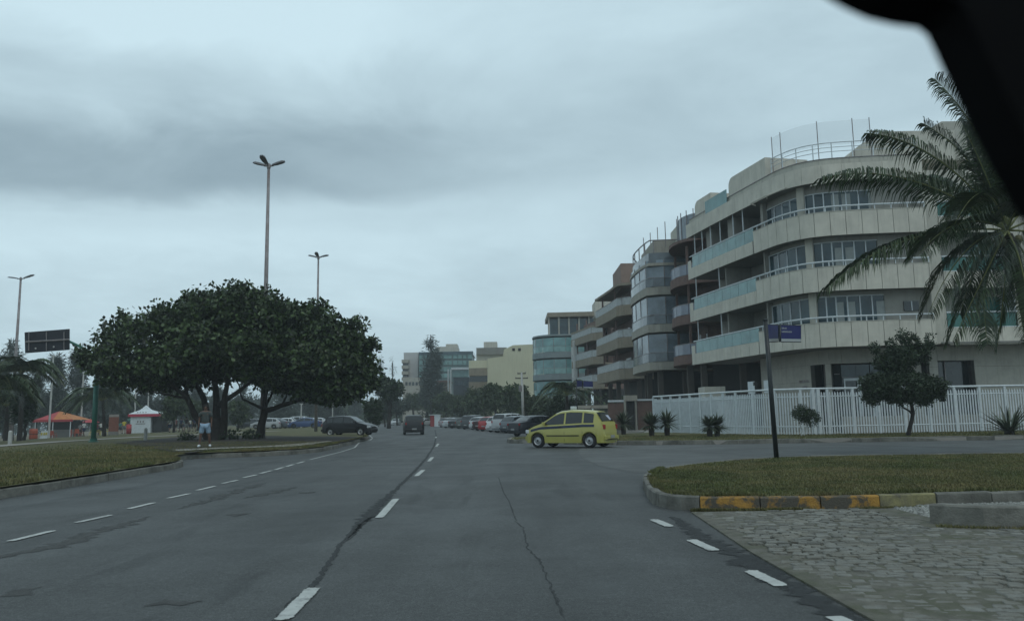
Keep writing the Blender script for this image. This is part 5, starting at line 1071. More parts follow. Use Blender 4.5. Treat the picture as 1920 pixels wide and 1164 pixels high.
# ------------------------------------------------------------------ cars
KINDS = {
 'minivan': dict(L=3.80, W=1.64, top=[(-1.899, .62), (-1.871, .92), (-1.786, 1.06), (-1.504, 1.46), (-1.372, 1.54), (-0.940, 1.60), (-0.282, 1.62), (0.188, 1.575), (0.470, 1.47), (1.109, 1.06), (1.457, .94), (1.739, .80), (1.852, .66), (1.899, .48)], belt=[(-1.899, 1.02), (-0.940, 1.02), (1.128, .93), (1.899, .75)], wr=.305, ax=(-1.22, 1.26), rw=(-1.76, -1.47), fw=(.48, 1.08), side=[(-1.42, -.96), (-.88, -.10), (-.02, .94)]),
 'hatch': dict(L=3.9, W=1.68, top=[(-1.95, .55), (-1.92, .92), (-1.86, 1.0), (-1.45, 1.40), (-1.0, 1.46), (-.3, 1.48), (.2, 1.42), (.95, .98), (1.4, .88), (1.75, .76), (1.9, .62), (1.95, .45)], belt=[(-1.95, .94), (0, .93), (1.0, .88), (1.95, .7)], wr=.30, ax=(-1.2, 1.22), rw=(-1.84, -1.50), fw=(.24, .92), side=[(-1.5, -1.05), (-.98, -.22), (-.14, .78)]),
 'sedan': dict(L=4.45, W=1.74, top=[(-2.22, .55), (-2.19, .92), (-2.10, 1.0), (-1.62, 1.04), (-1.05, 1.38), (-.5, 1.45), (.0, 1.45), (.35, 1.40), (1.15, .99), (1.6, .90), (2.0, .77), (2.17, .62), (2.22, .45)], belt=[(-2.22, .98), (0, .93), (1.2, .88), (2.22, .7)], wr=.315, ax=(-1.35, 1.36), rw=(-1.60, -1.08), fw=(.38, 1.1), side=[(-1.28, -1.0), (-.94, -.12), (-.04, .96)]),
 'suv': dict(L=4.2, W=1.80, top=[(-2.1, .60), (-2.07, 1.02), (-2.02, 1.14), (-1.88, 1.58), (-1.7, 1.66), (-.8, 1.70), (.1, 1.68), (.35, 1.60), (.9, 1.16), (1.4, 1.06), (1.85, .98), (2.05, .80), (2.1, .5)], belt=[(-2.1, 1.10), (0, 1.06), (1.0, 1.02), (2.1, .85)], wr=.35, ax=(-1.3, 1.3), rw=(-2.0, -1.84), fw=(.38, .88), side=[(-1.75, -1.12), (-1.04, -.2), (-.12, .78)]),
}
PAINT = {}
def paint(nm, c, metal=.0):
    if nm not in PAINT: PAINT[nm] = mat(nm + ' car paint', c, .32, .06, 2, 0, metal=metal, coat=.08 if max(c) < .04 else .6, spec=.5)
    return PAINT[nm]
def tyre_mesh(name, r, side):
    mb = MB(); w_ = .19; prof = [(r * .62, -w_ / 2), (r * .9, -w_ / 2), (r, -w_ * .38), (r, w_ * .38), (r * .9, w_ / 2), (r * .62, w_ / 2), (r * .60, w_ * .2), (r * .60, -w_ * .2), (r * .62, -w_ / 2)]
    return mb.lathe(prof, 20, 'X')
def car(kind, label, loc, heading, pc, name='parked_car', cat='car', group=None, stripe=None, detail=True, sign=False):
    K = KINDS[kind]; t = empty(name, loc, label, cat, group, rz=heading); Hl = K['L'] / 2; W = K['W'] / 2; wr = K['wr']
    def top(y): return polyx(K['top'], y)
    def belt(y): return min(polyx(K['belt'], y), top(y) - .015)
    def hw(y): u = abs(y) / Hl; return W * (1 - .10 * max(0, (u - .72) / .28) ** 2 - .14 * max(0, (u - .93) / .07) ** 2)
    ys_ = set(np.linspace(-Hl, Hl, 25).tolist() + [p[0] for p in K['top']])
    Ra = wr + .055
    for a in K['ax']: ys_ |= set([a - Ra - .001, a + Ra + .001] + [a + Ra * math.cos(R(q)) for q in range(0, 181, 20)])
    ys_ = sorted(ys_)
    def section(y):
        zt, zb, w_ = top(y), belt(y), hw(y); h = max(0, zt - zb); wt = w_ - .03 - .30 * h; arch = .21
        for a in K['ax']:
            if abs(y - a) < Ra: arch = max(arch, wr + math.sqrt(max(0, Ra * Ra - (y - a) ** 2)))
        mid = max(arch + .03, .50); mid = min(mid, zb - .04) if zb - .04 > arch + .01 else arch + .012; zu = max(mid + .01, zb - .10)
        return [(0, .20), (w_ - .24, .20), (w_ - .24, max(arch, .205)), (w_ - .02, max(arch, .215)), (w_, mid), (w_ - .008, zu), (w_ - .045, max(zb, zu + .005)), (max(.2, wt), max(zt - .05 * min(1, h / .3) - .002, zu + .008)), (max(.15, wt - .13), zt), (0, zt + .015)]
    V = []; F = []; ns = 10
    for y in ys_:
        s = section(y)
        for x, z in s: V.append((x, y, z))
        for x, z in s[-2:0:-1]: V.append((-x, y, z))
    n = 2 * ns - 2
    for i in range(len(ys_) - 1):
        for j in range(n): F.append((i * n + j, i * n + (j + 1) % n, (i + 1) * n + (j + 1) % n, (i + 1) * n + j))
    F += [tuple(range(n)), tuple((len(ys_) - 1) * n + j for j in range(n - 1, -1, -1))]
    mb = MB(); mb.v = V; mb.f = F; bo = mb.build('body', pc, t, world=False); bo.data.shade_smooth()
    md = bo.modifiers.new('edges', 'EDGE_SPLIT'); md.split_angle = R(34)
    def side_x(y, z, o=.006):
        s = section(y)[3:9]
        for (x0, z0), (x1, z1) in zip(s, s[1:]):
            if z <= z1 + 1e-6: u = (z - z0) / max(1e-6, z1 - z0); return lerp(x0, x1, max(0, min(1, u))) + o
        return s[-1][0] + o
    def sidestrip(y0, y1, zlo, zhi, sg, name_, m_, o=.006, parent=None, k=8):
        mb = MB(); v = []
        for i in range(k + 1):
            y = lerp(y0, y1, i / k); a, b_ = zlo(y), max(zlo(y) + .004, zhi(y))
            for q in (0, .5, 1): z = lerp(a, b_, q); v.append((sg * side_x(y, z, o), y, z))
        f = []
        for i in range(k):
            for q in (0, 1): a = 3 * i + q; f.append((a, a + 1, a + 4, a + 3) if sg < 0 else (a, a + 3, a + 4, a + 1))
        return mb.add(v, f).build(name_, m_, parent or t, world=False)
    for sg in (-1, 1):
        for i, (a, b_) in enumerate(K['side']):
            sidestrip(a, b_, lambda y: belt(y) + .035, lambda y: top(y) - .105, sg, 'side_window', M_carglass)
    def topstrip(y0, y1, name_, m_, m0=.0, k=8, o=.010):
        mb = MB(); v = []
        for i in range(k + 1):
            y = lerp(y0, y1, i / k); s = section(y); x, z = s[-2]; x = max(.1, x + .03 - m0)
            dy = o if y0 > 0 else -o
            for q in (-1, -.5, 0, .5, 1): v.append((x * q, y + dy, s[-1][1] - .015 * q * q + o * .8))
        f = [(5 * i + q, 5 * i + q + 1, 5 * i + q + 6, 5 * i + q + 5) for i in range(k) for q in range(4)]
        return mb.add(v, f).build(name_, m_, t, world=False)
    topstrip(*K['rw'], 'rear_window', M_carglass); topstrip(*K['fw'], 'windscreen', M_carglass)
    for a in K['ax']:
        for sg in (-1, 1):
            w_ = tyre_mesh('wheel', wr, sg).build('wheel', M_rubber, t, world=False); w_.location = (sg * (W - .125), a, wr); w_.data.shade_smooth()
            if detail:
                mb = MB().lathe([(.001, .03), (.06, .035), (.07, .02), (wr * .5, .0), (wr * .62, .03), (wr * .63, -.05), (.05, -.06), (.001, -.06)], 16, 'X')
                if sg < 0: mb.v = [(-x, y, z) for x, y, z in mb.v]
                rim = mb.build('rim', M_rubber if False else M_rim, t, world=False); rim.parent = w_; rim.location = (sg * .055, 0, 0)
                sp_ = MB()
                for q in range(6): an = q * math.pi / 3; sp_.box((sg * .028, math.cos(an) * wr * .36, math.sin(an) * wr * .36), (.012, wr * .30, .055), rx=0)
                hub = MB().lathe([(.001, sg * .045), (.045, sg * .04), (.05, sg * .02)], 8, 'X').build('hub_cap', M_plastic, t, world=False); hub.parent = w_; hub.location = (sg * .055, 0, 0)
    # lamps, plates, bumpers
    zl = belt(-Hl + .15) - .12
    for sg in (-1, 1):
        ye = -Hl + .05; x = hw(ye) - .07
        MB().box((sg * x, -Hl + .045, zl - .02), (.13, .11, .19 if kind != 'sedan' else .15)).build('tail_lamp', M_red_l, t, world=False, bevel=.015)
        MB().box((sg * (hw(Hl - .15) - .14), Hl - .125, top(Hl - .14) - .07), (.30, .17, .15)).build('headlight', M_chrome, t, world=False, bevel=.02)
        MB().box((sg * (W + .07), K['fw'][1] - .18, belt(K['fw'][1] - .2) + .10), (.17, .10, .13)).build('wing_mirror', pc, t, world=False, bevel=.02)
        if detail:
            for a, b_ in K['side'][-2:]:
                MB().box((sg * side_x(a + .16, belt(a) - .09, .012), a + .16, belt(a) - .09), (.022, .16, .035)).build('door_handle', M_plastic, t, world=False)
            sidestrip(K['ax'][0] + Ra + .1, K['ax'][1] - Ra - .1, lambda y: .50, lambda y: .545, sg, 'side_moulding', M_plastic, .012)
            for a, b_ in K['side'][-2:]:
                sidestrip(a - .045, a - .030, lambda y: .27, lambda y: belt(y) + .02, sg, 'door_seam', M_dark, .004, k=1)
            sidestrip(K['side'][-1][1] + .05, K['side'][-1][1] + .065, lambda y: .27, lambda y: belt(y) - .02, sg, 'door_seam', M_dark, .004, k=1)
        if stripe: sidestrip(-Hl + .42, Hl - .30, lambda y: belt(y) - .135, lambda y: belt(y) - .03, sg, 'side_stripe', stripe, .007, k=24)
    MB().box((0, -Hl - .012, .42), (W * 1.7, .10, .18)).build('rear_bumper', pc, t, world=False, bevel=.03); MB().box((0, Hl + .0, .40), (W * 1.6, .10, .2)).build('front_bumper', pc, t, world=False, bevel=.03)
    MB().box((0, -Hl - .068, .50 if kind != 'minivan' else .47), (.40, .012, .13)).build('number_plate', mat('grey number plate', (.28, .29, .29), .5, .05, 3), t, world=False)
    MB().box((0, Hl + .03, .60), (W * .9, .06, .08)).build('grille', M_plastic, t, world=False)
    if detail:
        MB().box((0, -Hl - .066, .36), (W * 1.3, .012, .035)).build('bumper_strip', M_plastic, t, world=False)
        MB().tube([(.45, -Hl - .01, .24), (.45, -Hl + .15, .24)], .03, 6).build('exhaust', M_metal, t, world=False)
        MB().tube([(0, K['top'][-6][0] - .4 if False else -.9, top(-.9) + .01), (0, -1.15, top(-.9) + .28)], .008, 4).build('aerial', M_plastic, t, world=False)
    if sign:
        s_ = MB().box((0, -.15, top(-.15) + .10), (.36, .15, .14)).build('roof_sign', M_white, t, world=False, bevel=.02)
    return t
# yellow taxi
ta, tf = Vector((3.2, 34.3, 0)), Vector((1.02, 35.56, 0)); d = (tf - ta); hd = math.atan2(d.y, d.x) - R(90)
d.normalize(); nrm = Vector((-d.y, d.x, 0)); c = (ta + tf) / 2
sdv = Vector((d.y, -d.x, 0)); c = c + (sdv if sdv.y > 0 else -sdv) * .80
print('taxi', tuple(c), math.degrees(hd), (tf - ta).length)
tx = car('minivan', 'yellow taxi minivan with a blue stripe crossing the side street', (c.x, c.y, .004), hd, paint('taxi yellow', (.37, .345, .085)), 'taxi', 'taxi', None, mat('navy stripe', (.012, .018, .05), .4, .1, 3), sign=True)
MB().box((.30, -1.655, 1.27), (.30, .012, .24), rx=R(-35)).build('window_sticker', mat('pale blue sticker', (.30, .34, .52), .5, .1, 9, c2=(.55, .56, .6), split=.5), tx, world=False)
# black hatchback on the left verge
ca_, cb_ = at(618, 818, 60.5), at(694, 822, 59.5); hb = math.atan2(-1.0, 4.2) - R(90)
cx = at(654, 815, 60.5); car('hatch', 'black hatchback parked nose out across the left kerb beside the almond trees', (cx.x, 60.8, .20), hb, paint('black', (.010, .010, .012)))
q = G(769.5, 815); car('suv', 'black compact SUV driving away in the left lane', (q.x, q.y + 2.1, 0), R(9), paint('black', (.010, .010, .012)), 'suv', 'car')
# row of parked cars
GR = 'cars parked along the right side'
row = [(968, 818, 58.0, 'sedan', 'near black', (.012, .014, .020), -54, 'near black sedan nearest the taxi, first of the parked row', (957, 817)),
       (946, 812, 0, 'hatch', 'blue grey', (.07, .085, .10), -48, 'blue grey hatchback parked between the near black sedan and a silver car', None),
       (934, 811, 0, 'suv', 'silver', (.36, .38, .39), -40, 'silver tall car parked between the white car and the blue grey hatchback', None), (920, 810, 0, 'hatch', 'white', (.55, .57, .58), -38, 'white hatchback parked immediately right of the bright red car', None),
       (905, 808, 0, 'hatch', 'bright red', (.33, .016, .020), -36, 'bright red hatchback in the parked row', None), (897, 807, 0, 'sedan', 'dark wine', (.035, .010, .012), -40, 'dark wine coloured car peeking out left of the bright red one', None),
       (887, 805.5, 0, 'hatch', 'pearl', (.42, .44, .45), -34, 'small pearl white hatchback left of the dark wine car', None), (873, 804.5, 0, 'suv', 'slate', (.03, .035, .04), -36, 'slate dark tall car left of the small pearl hatchback', None), (860, 803.5, 0, 'hatch', 'olive', (.05, .058, .048), -34, 'olive dark hatchback in the far half of the row', None),
       (849, 802.5, 0, 'sedan', 'graphite', (.03, .032, .036), -32, 'graphite sedan right of the shiny silver sedan', None), (838, 802, 0, 'sedan', 'shiny silver', (.40, .43, .45), -30, 'shiny silver sedan near the far end of the row', None), (828, 801, 0, 'hatch', 'greyish pink', (.24, .21, .22), -30, 'greyish pink hatchback, farthest of the parked row', None)]
for px, py, Yf, kd, pn, pcx, hdg, lab, _ in row:
    q = G(px, py); hh = R(hdg); car(kd, lab, (q.x + math.sin(-hh) * 1.6 + .3, q.y + math.cos(hh) * 1.6, 0), hh, paint(pn, pcx), group=GR, detail=q.y < 80)
for i, (px, Y, kd, pn, pcx, hdg, lab) in enumerate([(742, 178, 'hatch', 'silver', (.36, .38, .39), 180, 'silver car oncoming just left of the black SUV'), (794, 165, 'sedan', 'white', (.55, .57, .58), 150, 'white sedan oncoming just right of the black SUV'), (803, 190, 'hatch', 'shiny silver', (.4, .43, .45), 160, 'pale hatchback far off beside the red and white booth'), (783, 215, 'hatch', 'slate', (.03, .035, .04), 20, 'slate car far ahead above the white sedan')]):
    q = at(px, 795, Y); car(kd, lab, (q.x, Y, 0), R(hdg), paint(pn, pcx), 'car', group='cars far ahead on the avenue', detail=False)
lf = [(498, 112, 'hatch', 'silver', (.36, .38, .39), 'silver hatchback seen just right of the leaning almond trunk'), (514, 116, 'sedan', 'blue grey', (.07, .085, .1), 'blue grey sedan second from the leaning almond trunk'), (531, 118, 'hatch', 'white', (.55, .57, .58), 'white hatchback third from the leaning almond trunk'), (552, 124, 'suv', 'shiny silver', (.4, .43, .45), 'pale tall car left of the blue roofed car by the beach'), (572, 112, 'sedan', 'strong blue', (.03, .06, .16), 'blue sedan parked by the beach left of the black hatchback'), (588, 128, 'hatch', 'pearl', (.42, .44, .45), 'pearl hatchback peeking over the blue sedan'), (470, 122, 'hatch', 'slate', (.03, .035, .04), 'slate hatchback seen between the two almond trunks')]
for px, Y, kd, pn, pcx, lab in lf:
    q = at(px, 795, Y); car(kd, lab, (q.x, Y, hL(q.x, Y) + .02), R(random.uniform(70, 110)), paint(pn, pcx), group='cars parked by the beach', detail=False)
# red and white booth
q = at(816, 800, 140); t = empty('booth', (q.x, 140, 0), 'small red and white booth at the far end of the parked row', 'booth')
MB().box((q.x - .45, 140, .95), (.7, 1.2, 1.9)).build('red_side', mat('booth red', (.26, .03, .03), .6, .1, 2), t); MB().box((q.x + .42, 140, .98), (1.0, 1.3, 1.95)).build('white_side', M_white, t); MB().box((q.x, 140, 2.0), (2.1, 1.5, .12)).build('roof', M_white, t)
# ------------------------------------------------------------------ people
def person(label, loc, face, top_c, bot_c, skin=None, h=1.75, pose='stand', group='people by the beach kiosks', shoes=None, hat=None, hi=False):
    t = empty('person', loc, label, 'person', group, rz=face); s = h / 1.75; skin = skin or M_skin
    J = dict(pel=(0, 0, .93), ch=(0, .01, 1.20), up=(0, .0, 1.40), nk=(0, .0, 1.49), hd=(0, .02, 1.60), ht=(0, .015, 1.70))
    step = .06 if pose == 'stand' else .22
    armf = {'stand': .02, 'walk': .18, 'bent': .22}[pose]
    E_ = [('pel', 'ch'), ('ch', 'up'), ('up', 'nk'), ('nk', 'hd'), ('hd', 'ht')]
    Rd = dict(pel=(.15, .11), ch=(.145, .10), up=(.13, .09), nk=(.055, .055), hd=(.085, .10), ht=(.06, .07))
    for sg, n_ in ((-1, 'l'), (1, 'r')):
        J['sh' + n_] = (sg * .185, 0, 1.42); Rd['sh' + n_] = (.058, .058)
        J['el' + n_] = (sg * (.235 + (.07 if pose == 'bent' else 0)), -.02, 1.13); Rd['el' + n_] = (.040, .040)
        J['wr' + n_] = (sg * (.245 if pose != 'bent' else .12), armf + .04, .90 if pose != 'bent' else 1.16); Rd['wr' + n_] = (.028, .030)
        J['ha' + n_] = (J['wr' + n_][0] * .98, J['wr' + n_][1] + .02, J['wr' + n_][2] - .085); Rd['ha' + n_] = (.022, .036)
        J['hp' + n_] = (sg * .095, 0, .88); Rd['hp' + n_] = (.095, .10)
        J['kn' + n_] = (sg * (.11 + (.05 if pose == 'stand' else 0)), sg * step * .5 + .02, .48); Rd['kn' + n_] = (.058, .062)
        J['an' + n_] = (sg * (.12 + (.08 if pose == 'stand' else 0)), sg * step - .02, .085); Rd['an' + n_] = (.036, .040)
        J['to' + n_] = (sg * (.13 + (.09 if pose == 'stand' else 0)), sg * step + .13, .035); Rd['to' + n_] = (.035, .028)
        E_ += [('up', 'sh' + n_), ('sh' + n_, 'el' + n_), ('el' + n_, 'wr' + n_), ('wr' + n_, 'ha' + n_), ('pel', 'hp' + n_), ('hp' + n_, 'kn' + n_), ('kn' + n_, 'an' + n_), ('an' + n_, 'to' + n_)]
    def skinned(name_, keys, edges, m_, grow=0.0, over=None, lvl=1):
        keys = list(keys); me = bpy.data.meshes.new(name_); P = dict(J); P.update(over or {})
        me.from_pydata([Vector(P[k]) * s for k in keys], [(keys.index(a), keys.index(b)) for a, b in edges], []); me.materials.append(m_)
        o = bpy.data.objects.new(name_, me); C.objects.link(o); o.parent = t
        md = o.modifiers.new('skin', 'SKIN'); md.use_smooth_shade = True
        for i, k in enumerate(keys): sv = me.skin_vertices[0].data[i]; r_ = Rd.get(k, (.05, .05)); sv.radius = ((r_[0] + grow) * s, (r_[1] + grow) * s); sv.use_root = (i == 0)
        sb_ = o.modifiers.new('sub', 'SUBSURF'); sb_.levels = lvl; sb_.render_levels = lvl; return o
    skinned('body', J.keys(), E_, skin, 0, lvl=2 if hi else 1)
    bf = {'elbl': None}
    sl_ = {}
    for n_ in 'lr':
        a, b_ = Vector(J['sh' + n_]), Vector(J['el' + n_]); J['sl' + n_] = tuple(a.lerp(b_, .72)); Rd['sl' + n_] = (.052, .052)
        a, b_ = Vector(J['hp' + n_]), Vector(J['kn' + n_]); J['sk' + n_] = tuple(a.lerp(b_, .88)); Rd['sk' + n_] = (.085, .085)
    J['wa'] = (0, 0, .97); Rd['wa'] = (.150, .112)
    skinned('shirt', ['ch', 'up', 'wa', 'shl', 'shr', 'sll', 'slr'], [('ch', 'up'), ('ch', 'wa'), ('up', 'shl'), ('up', 'shr'), ('shl', 'sll'), ('shr', 'slr')], top_c, .034)
    skinned('shorts', ['pel', 'hpl', 'hpr', 'skl', 'skr'], [('pel', 'hpl'), ('pel', 'hpr'), ('hpl', 'skl'), ('hpr', 'skr')], bot_c, .024)
    hm = MB(); prof = [(.001, .115), (.05, .105), (.085, .065), (.10, .0), (.095, -.04)]
    hm.lathe([(r_ * s, z * s) for r_, z in prof], 12, 'Z', (0, -.012 * s, 1.645 * s)); hm.build('hair' if not hat else 'cap', hat or mat('dark hair', (.012, .010, .009), .8, .2, 9), t, True, world=False)
    for n_ in 'lr':
        an, to = Vector(J['an' + n_]) * s, Vector(J['to' + n_]) * s
        MB().tube([an + Vector((0, -.06, -.035)) * s, an + Vector((0, .02, -.02)) * s, to + Vector((0, 0, .01)) * s, to + Vector((0, .05, 0)) * s], [.045 * s, .052 * s, .048 * s, .025 * s], 8).build('shoe', shoes or M_plastic, t, True, world=False)
    if hi:
        for n_, sg in (('l', -1), ('r', 1)):
            hp_ = Vector(J['ha' + n_]) * s
            for i in range(4): b0 = hp_ + Vector((0, -.028 + .019 * i, -.03)) * s; MB().tube([b0, b0 + Vector((0, .006, -.035)) * s, b0 + Vector((-sg * .008, .014, -.062 - .006 * (i in (1, 2)))) * s], [.009, .008, .006], 5).build('finger', skin, t, True, world=False)
            b0 = hp_ + Vector((0, .03, .02)) * s; MB().tube([b0, b0 + Vector((-sg * .01, .03, -.03)) * s], [.010, .008], 5).build('thumb', skin, t, True, world=False)
            MB().lathe([(.001, -.008), (.018, 0), (.012, .01)], 6, 'X', Vector((sg * .092, .015, 1.60)) * s).build('ear', skin, t, True, world=False)
        MB().tube([Vector((0, .105, 1.61)) * s, Vector((0, .128, 1.578)) * s], [.008, .014], 6).build('nose', skin, t, True, world=False)
        for sg in (-1, 1): MB().lathe([(.001, .012), (.010, .006), (.012, 0)], 6, 'Y', Vector((sg * .033, .098, 1.615)) * s).build('eye', M_plastic, t, world=False)
        MB().box(Vector((0, .108, 1.545)) * s, (.045, .01, .008)).build('mouth', mat('lip brown', (.10, .035, .03), .6), t, world=False)
    return t
def cloth(nm, c): return mat(nm + ' cloth', c, .9, .12, 14)
ps = at(383, 850, 34.0)
person('person on the kerb in grey green top, light blue shorts and white shoes', (ps.x, 34.0, hL(ps.x, 34.0) + .03), R(195), cloth('grey green', (.055, .065, .062)), cloth('light blue', (.26, .36, .46)), M_skin, 1.78, 'stand', None, M_white, None, True)
CL = [('white', (.5, .5, .48)), ('red', (.30, .03, .03)), ('navy', (.02, .03, .07)), ('black', (.015, .015, .016)), ('yellow', (.5, .42, .06)), ('grey', (.16, .17, .17)), ('teal', (.04, .16, .16)), ('maroon', (.12, .03, .035))]
pp = [(318, 96, 0, 2, 'walk', 'beside the right side of the white tent'), (330, 104, 7, 3, 'stand', 'second right of the white tent'), (339, 100, 2, 3, 'stand', 'third right of the white tent'), (349, 96, 3, 5, 'walk', 'near the olive park tree'), (356, 108, 0, 2, 'stand', 'bright shirted left of the splayed almond trunk'), (364, 99, 2, 3, 'stand', 'close left of the splayed almond trunk'), (303, 108, 5, 2, 'stand', 'at the open side of the tent'),
      (189, 100, 0, 3, 'bent', 'at the yellow tables'), (181, 104, 7, 2, 'stand', 'just right of the green pole'), (157, 98, 0, 2, 'walk', 'at the right end of the red kiosk'), (150, 104, 5, 3, 'bent', 'leaning by the kiosk counter'), (108, 112, 1, 3, 'stand', 'inside the kiosk'), (232, 102, 4, 5, 'stand', 'by the red drum left of the tent'), (225, 110, 6, 3, 'bent', 'behind the brown notice board'),
      (372, 112, 1, 5, 'walk', 'partly hidden by the splayed trunk'), (345, 120, 6, 2, 'stand', 'farther back between tent and trunk'), (648, 96, 0, 2, 'walk', 'beyond the roof of the black hatchback')]
for px, Y, a, b_, pose, wh in pp:
    q = at(px, 810, Y); person('%s shirted person %s' % (CL[a][0], wh), (q.x, Y, hL(q.x, Y)), R(random.uniform(0, 360)), cloth(*CL[a]), cloth(*CL[b_]), random.choice((M_skin, M_skin2)), random.uniform(1.62, 1.82), pose)
# ------------------------------------------------------------------ kiosks and beach things
Yk = 108; k0 = at(116, 822, Yk); zk = hL(k0.x, Yk); t = empty('beach_kiosk', (k0.x, Yk, zk), 'beach kiosk with red and orange hipped awning roof', 'kiosk')
Z = lambda py, Y: at(100, py, Y).z
rx0, rx1 = at(81, 796, Yk).x, at(154, 796, Yk).x; zr = zk + 2.35; zp = zk + 3.55; xm = (rx0 + rx1) / 2
M_rr = mat('red awning', (.34, .045, .05), .7, .15, 2); M_ro = mat('orange awning', (.42, .15, .04), .7, .2, 2)
MB().add([(rx0, Yk - 2.4, zr), (xm, Yk - 2.4, zr), (xm - .5, Yk, zp), (rx0, Yk + 2.4, zr)], [(0, 1, 2), (0, 2, 3)]).build('red_roof', M_rr, t); MB().add([(xm, Yk - 2.4, zr), (rx1, Yk - 2.4, zr), (rx1, Yk + 2.4, zr), (xm - .5, Yk, zp)], [(0, 1, 3), (1, 2, 3)]).build('orange_roof', M_ro, t)
MB().box((xm, Yk - 2.4, zr - .08), (rx1 - rx0, .1, .3)).build('valance', M_rr, t)
MB().box((xm, Yk + .6, zk + 1.1), (3.6, 2.0, 2.2)).build('bar', M_plastic, t); MB().box((xm + .2, Yk - .9, zk + .55), (3.4, .4, 1.1)).build('counter', M_soffit, t)
for x in (rx0 + .3, xm, rx1 - .3): MB().tube([(x, Yk - 2.3, zk), (x, Yk - 2.3, zr)], .06, 6).build('post', M_white, t)
ch = [(84, 104, 'orange chair cluster at the left foot of the kiosk'), (92, 102, 'orange chair beside the slim pale pole'), (101, 103, 'orange chair under the middle of the kiosk'), (137, 103, 'orange chair under the right half of the kiosk roof'), (144, 102, 'orange chair nearest the right kiosk post'), (152, 105, 'orange chair beyond the right kiosk post')]
M_oc = mat('orange plastic', (.30, .06, .028), .5, .1, 3); M_yc = mat('yellow plastic', (.48, .40, .06), .5, .1, 3)
def chair(px, Y, m_, lab, grp):
    q = at(px, 815, Y); z = hL(q.x, Y); c_ = empty('plastic_chair', (q.x, Y, z), lab, 'chair', grp, rz=random.uniform(0, 6))
    MB().box((0, 0, .45), (.5, .5, .06)).build('seat', m_, c_, world=False); MB().box((0, .24, .72), (.5, .06, .5)).build('backrest', m_, c_, world=False)
    for sx in (-1, 1):
        for sy in (-1, 1): MB().tube([(sx * .22, sy * .22, .43), (sx * .26, sy * .26, 0)], .03, 5).build('leg', m_, c_, world=False)
        MB().box((sx * .26, 0, .66), (.05, .46, .04)).build('armrest', m_, c_, world=False)
for px, Y, lab in ch: chair(px, Y, M_oc, lab, 'orange chairs round the kiosk')
for px, Y, lab in [(183, 100, 'yellow chair just right of the green pole'), (191, 101, 'yellow chair behind the white shirted person'), (199, 100, 'yellow chair left of the brown notice board'), (172, 104, 'yellow chair hidden partly by the green pole')]: chair(px, Y, M_yc, lab, 'yellow chairs by the notice board')
q = at(62, 824, 92); z = hL(q.x, 92); t = empty('drum', (q.x, 92, z), 'round orange drum on the lawn left of the kiosk', 'drum'); MB().lathe([(.001, 0), (.42, 0), (.45, .3), (.42, .6), (.45, .9), (.40, 1.2), (.001, 1.25)], 14, 'Z').build('shell', M_oc, t, True, world=False); MB().lathe([(.46, .58), (.46, .64)], 14, 'Z').build('hoop', M_plastic, t, world=False)
for i, px in enumerate((78, 83, 87)):
    q = at(px, 822, 98); t = empty('easel_board', (q.x, 98, hL(q.x, 98)), ('small leaning board with pale and yellow stripes, left of three', 'small leaning board with pale and yellow stripes, middle of three', 'small leaning board with pale and yellow stripes, right of three')[i], 'board', 'leaning boards by the kiosk')
    MB().box((0, 0, .5), (.3, .05, 1.0), rx=R(-14)).build('board', M_white, t, world=False); MB().box((0, -.06, .62), (.2, .03, .3), rx=R(-14)).build('yellow_panel', M_yc, t, world=False)
# white promotional tent
Yt = 104; c0, c1 = at(251, 815, Yt), at(290, 815, Yt); z = hL(c0.x, Yt); t = empty('market_tent', ((c0.x + c1.x) / 2, Yt, z), 'white promotional tent with a pointed top and a pinkish red valance', 'tent'); W_ = (c1.x - c0.x) / 2
MB().box((0, 0, 1.05), (2 * W_ - .1, 2.4, 2.1)).build('side_cloth', M_white, t, world=False); MB().box((W_ + .65, .2, 1.1), (1.2, 2.2, 2.0)).build('dark_side', M_dark, t, world=False)
MB().box((0.3, 0, 2.25), (2 * W_ + 1.0, 2.8, .34)).build('valance', mat('pinkish red cloth', (.42, .05, .085), .8, .1, 4), t, world=False)
w2 = W_ + .45; prof = [(-w2 + .3, 2.43), (-.45 + .1, 3.05), (.1, 3.50), (.55, 3.05), (w2 + .2, 2.43)]
MB().add([(-w2 + .3, -1.4, 2.43), (w2 + .3, -1.4, 2.43), (w2 + .3, 1.4, 2.43), (-w2 + .3, 1.4, 2.43), (-.45, -.5, 2.95), (.65, -.5, 2.95), (.65, .5, 2.95), (-.45, .5, 2.95), (.1, 0, 3.55)], [(0, 1, 5, 4), (1, 2, 6, 5), (2, 3, 7, 6), (3, 0, 4, 7), (4, 5, 8), (5, 6, 8), (6, 7, 8), (7, 4, 8)]).build('canopy', M_white, t, world=False)
for i in range(3): MB().box((-.35 + i * .35, -1.215, 1.45), (.16, .02, .26)).build('letter', M_metal, t, world=False); 
MB().box((0, -1.215, 1.18), (1.2, .02, .10)).build('print_line', M_metal, t, world=False)
for i in range(4): MB().box((-.45 + i * .35, -1.13, 2.62), (.2, .02, .14), rx=R(-30)).build('letter', M_metal, t, world=False)
q = at(212, 822, 84); z = hL(q.x, 84); t = empty('notice_board', (q.x, 84, z), 'brown red notice board with a pale header on posts right of the green pole', 'sign'); MB().box((0, 0, 1.15), (1.0, .08, 1.5)).build('panel', mat('faded red brown print', (.20, .075, .05), .7, .15, 3), t, world=False); MB().box((0, -.01, 2.02), (1.0, .08, .26)).build('header', M_path, t, world=False); MB().box((0, -.01, .22), (1.0, .07, .36)).build('lower_panel', M_soffit, t, world=False)
for sx in (-.45, .45): MB().tube([(sx, .06, -.1), (sx, .06, 2.15)], .035, 6).build('post', M_bark, t, world=False)
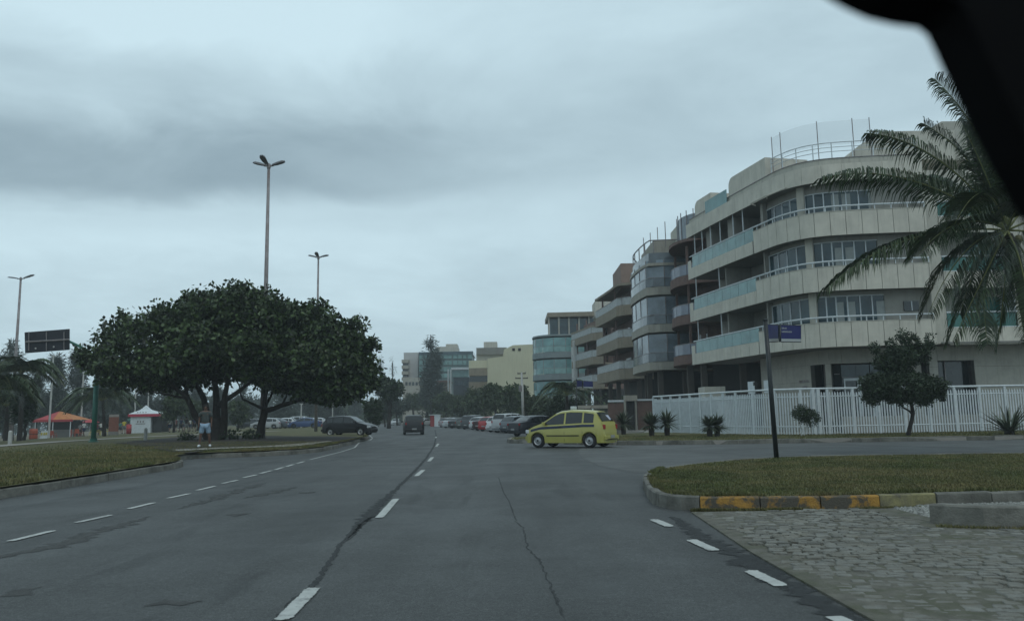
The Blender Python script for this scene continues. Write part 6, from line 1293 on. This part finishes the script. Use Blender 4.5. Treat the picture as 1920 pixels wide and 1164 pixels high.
q = at(241, 818, 96); t = empty('drum', (q.x, 96, hL(q.x, 96)), 'slim red barrel just left of the white tent', 'drum'); MB().lathe([(.001, 0), (.28, 0), (.3, .5), (.28, 1.1), (.001, 1.15)], 12, 'Z').build('shell', M_rr, t, True, world=False)
MB().lathe([(.31, .5), (.31, .56)], 12, 'Z').build('hoop', M_plastic, t, world=False)
for px, Y, mm, lab in [(168, 116, M_rr, 'pink red parasol behind the green pole'), (242, 130, M_green_pole, 'green parasol left of the white tent')]:
    q = at(px, 815, Y); t = empty('parasol', (q.x, Y, hL(q.x, Y)), lab, 'parasol', 'parasols on the beach'); MB().tube([(0, 0, 0), (0, 0, 2.3)], .03, 6).build('pole', M_white, t, world=False); MB().lathe([(1.3, 1.9), (.7, 2.2), (.001, 2.4)], 8, 'Z').build('canopy', mm, t, world=False)
# ------------------------------------------------------------------ rear view mirror of the car, very near the lens
Ym = .36; ol = [(1500, -60), (1570, -8), (1600, 8), (1640, 26), (1690, 38), (1735, 44), (1752, 58), (1768, 92), (1795, 152), (1830, 226), (1872, 310), (1925, 400), (1990, 480), (2080, 520), (2200, 520), (2230, 480), (2230, 0), (2180, -60)]
pts = [at(x - 16, y + 12, Ym) for x, y in ol]; t = empty('rear_view_mirror', at(1900, 100, Ym), 'black rear view mirror housing close to the lens, blurred in the upper right corner', 'car mirror')
o = MB().extr(pts, (0, -.03, 0)).build('housing', mat('matt black mirror shell', (.004, .004, .0045), .9, .1, 5, spec=.1), t, bevel=.0015)
MB().tube([at(1980, 0, Ym + .02), at(2040, -260, Ym + .05)], .012, 8).build('stem', M_plastic, t)
# ------------------------------------------------------------------ haze
HZ = bpy.data.materials.new('haze'); HZ.use_nodes = True; ht = HZ.node_tree; ht.nodes.clear()
pv_ = ht.nodes.new('ShaderNodeVolumePrincipled'); pv_.inputs['Color'].default_value = (.86, .93, .96, 1); pv_.inputs['Density'].default_value = .0008; pv_.inputs['Anisotropy'].default_value = 0.0
oo = ht.nodes.new('ShaderNodeOutputMaterial'); ht.links.new(pv_.outputs[0], oo.inputs['Volume'])
mb = MB().box((-400, 2520, 10), (9000, 5300, 29)); hz = mb.build('haze', HZ); tag(hz, kind='stuff')
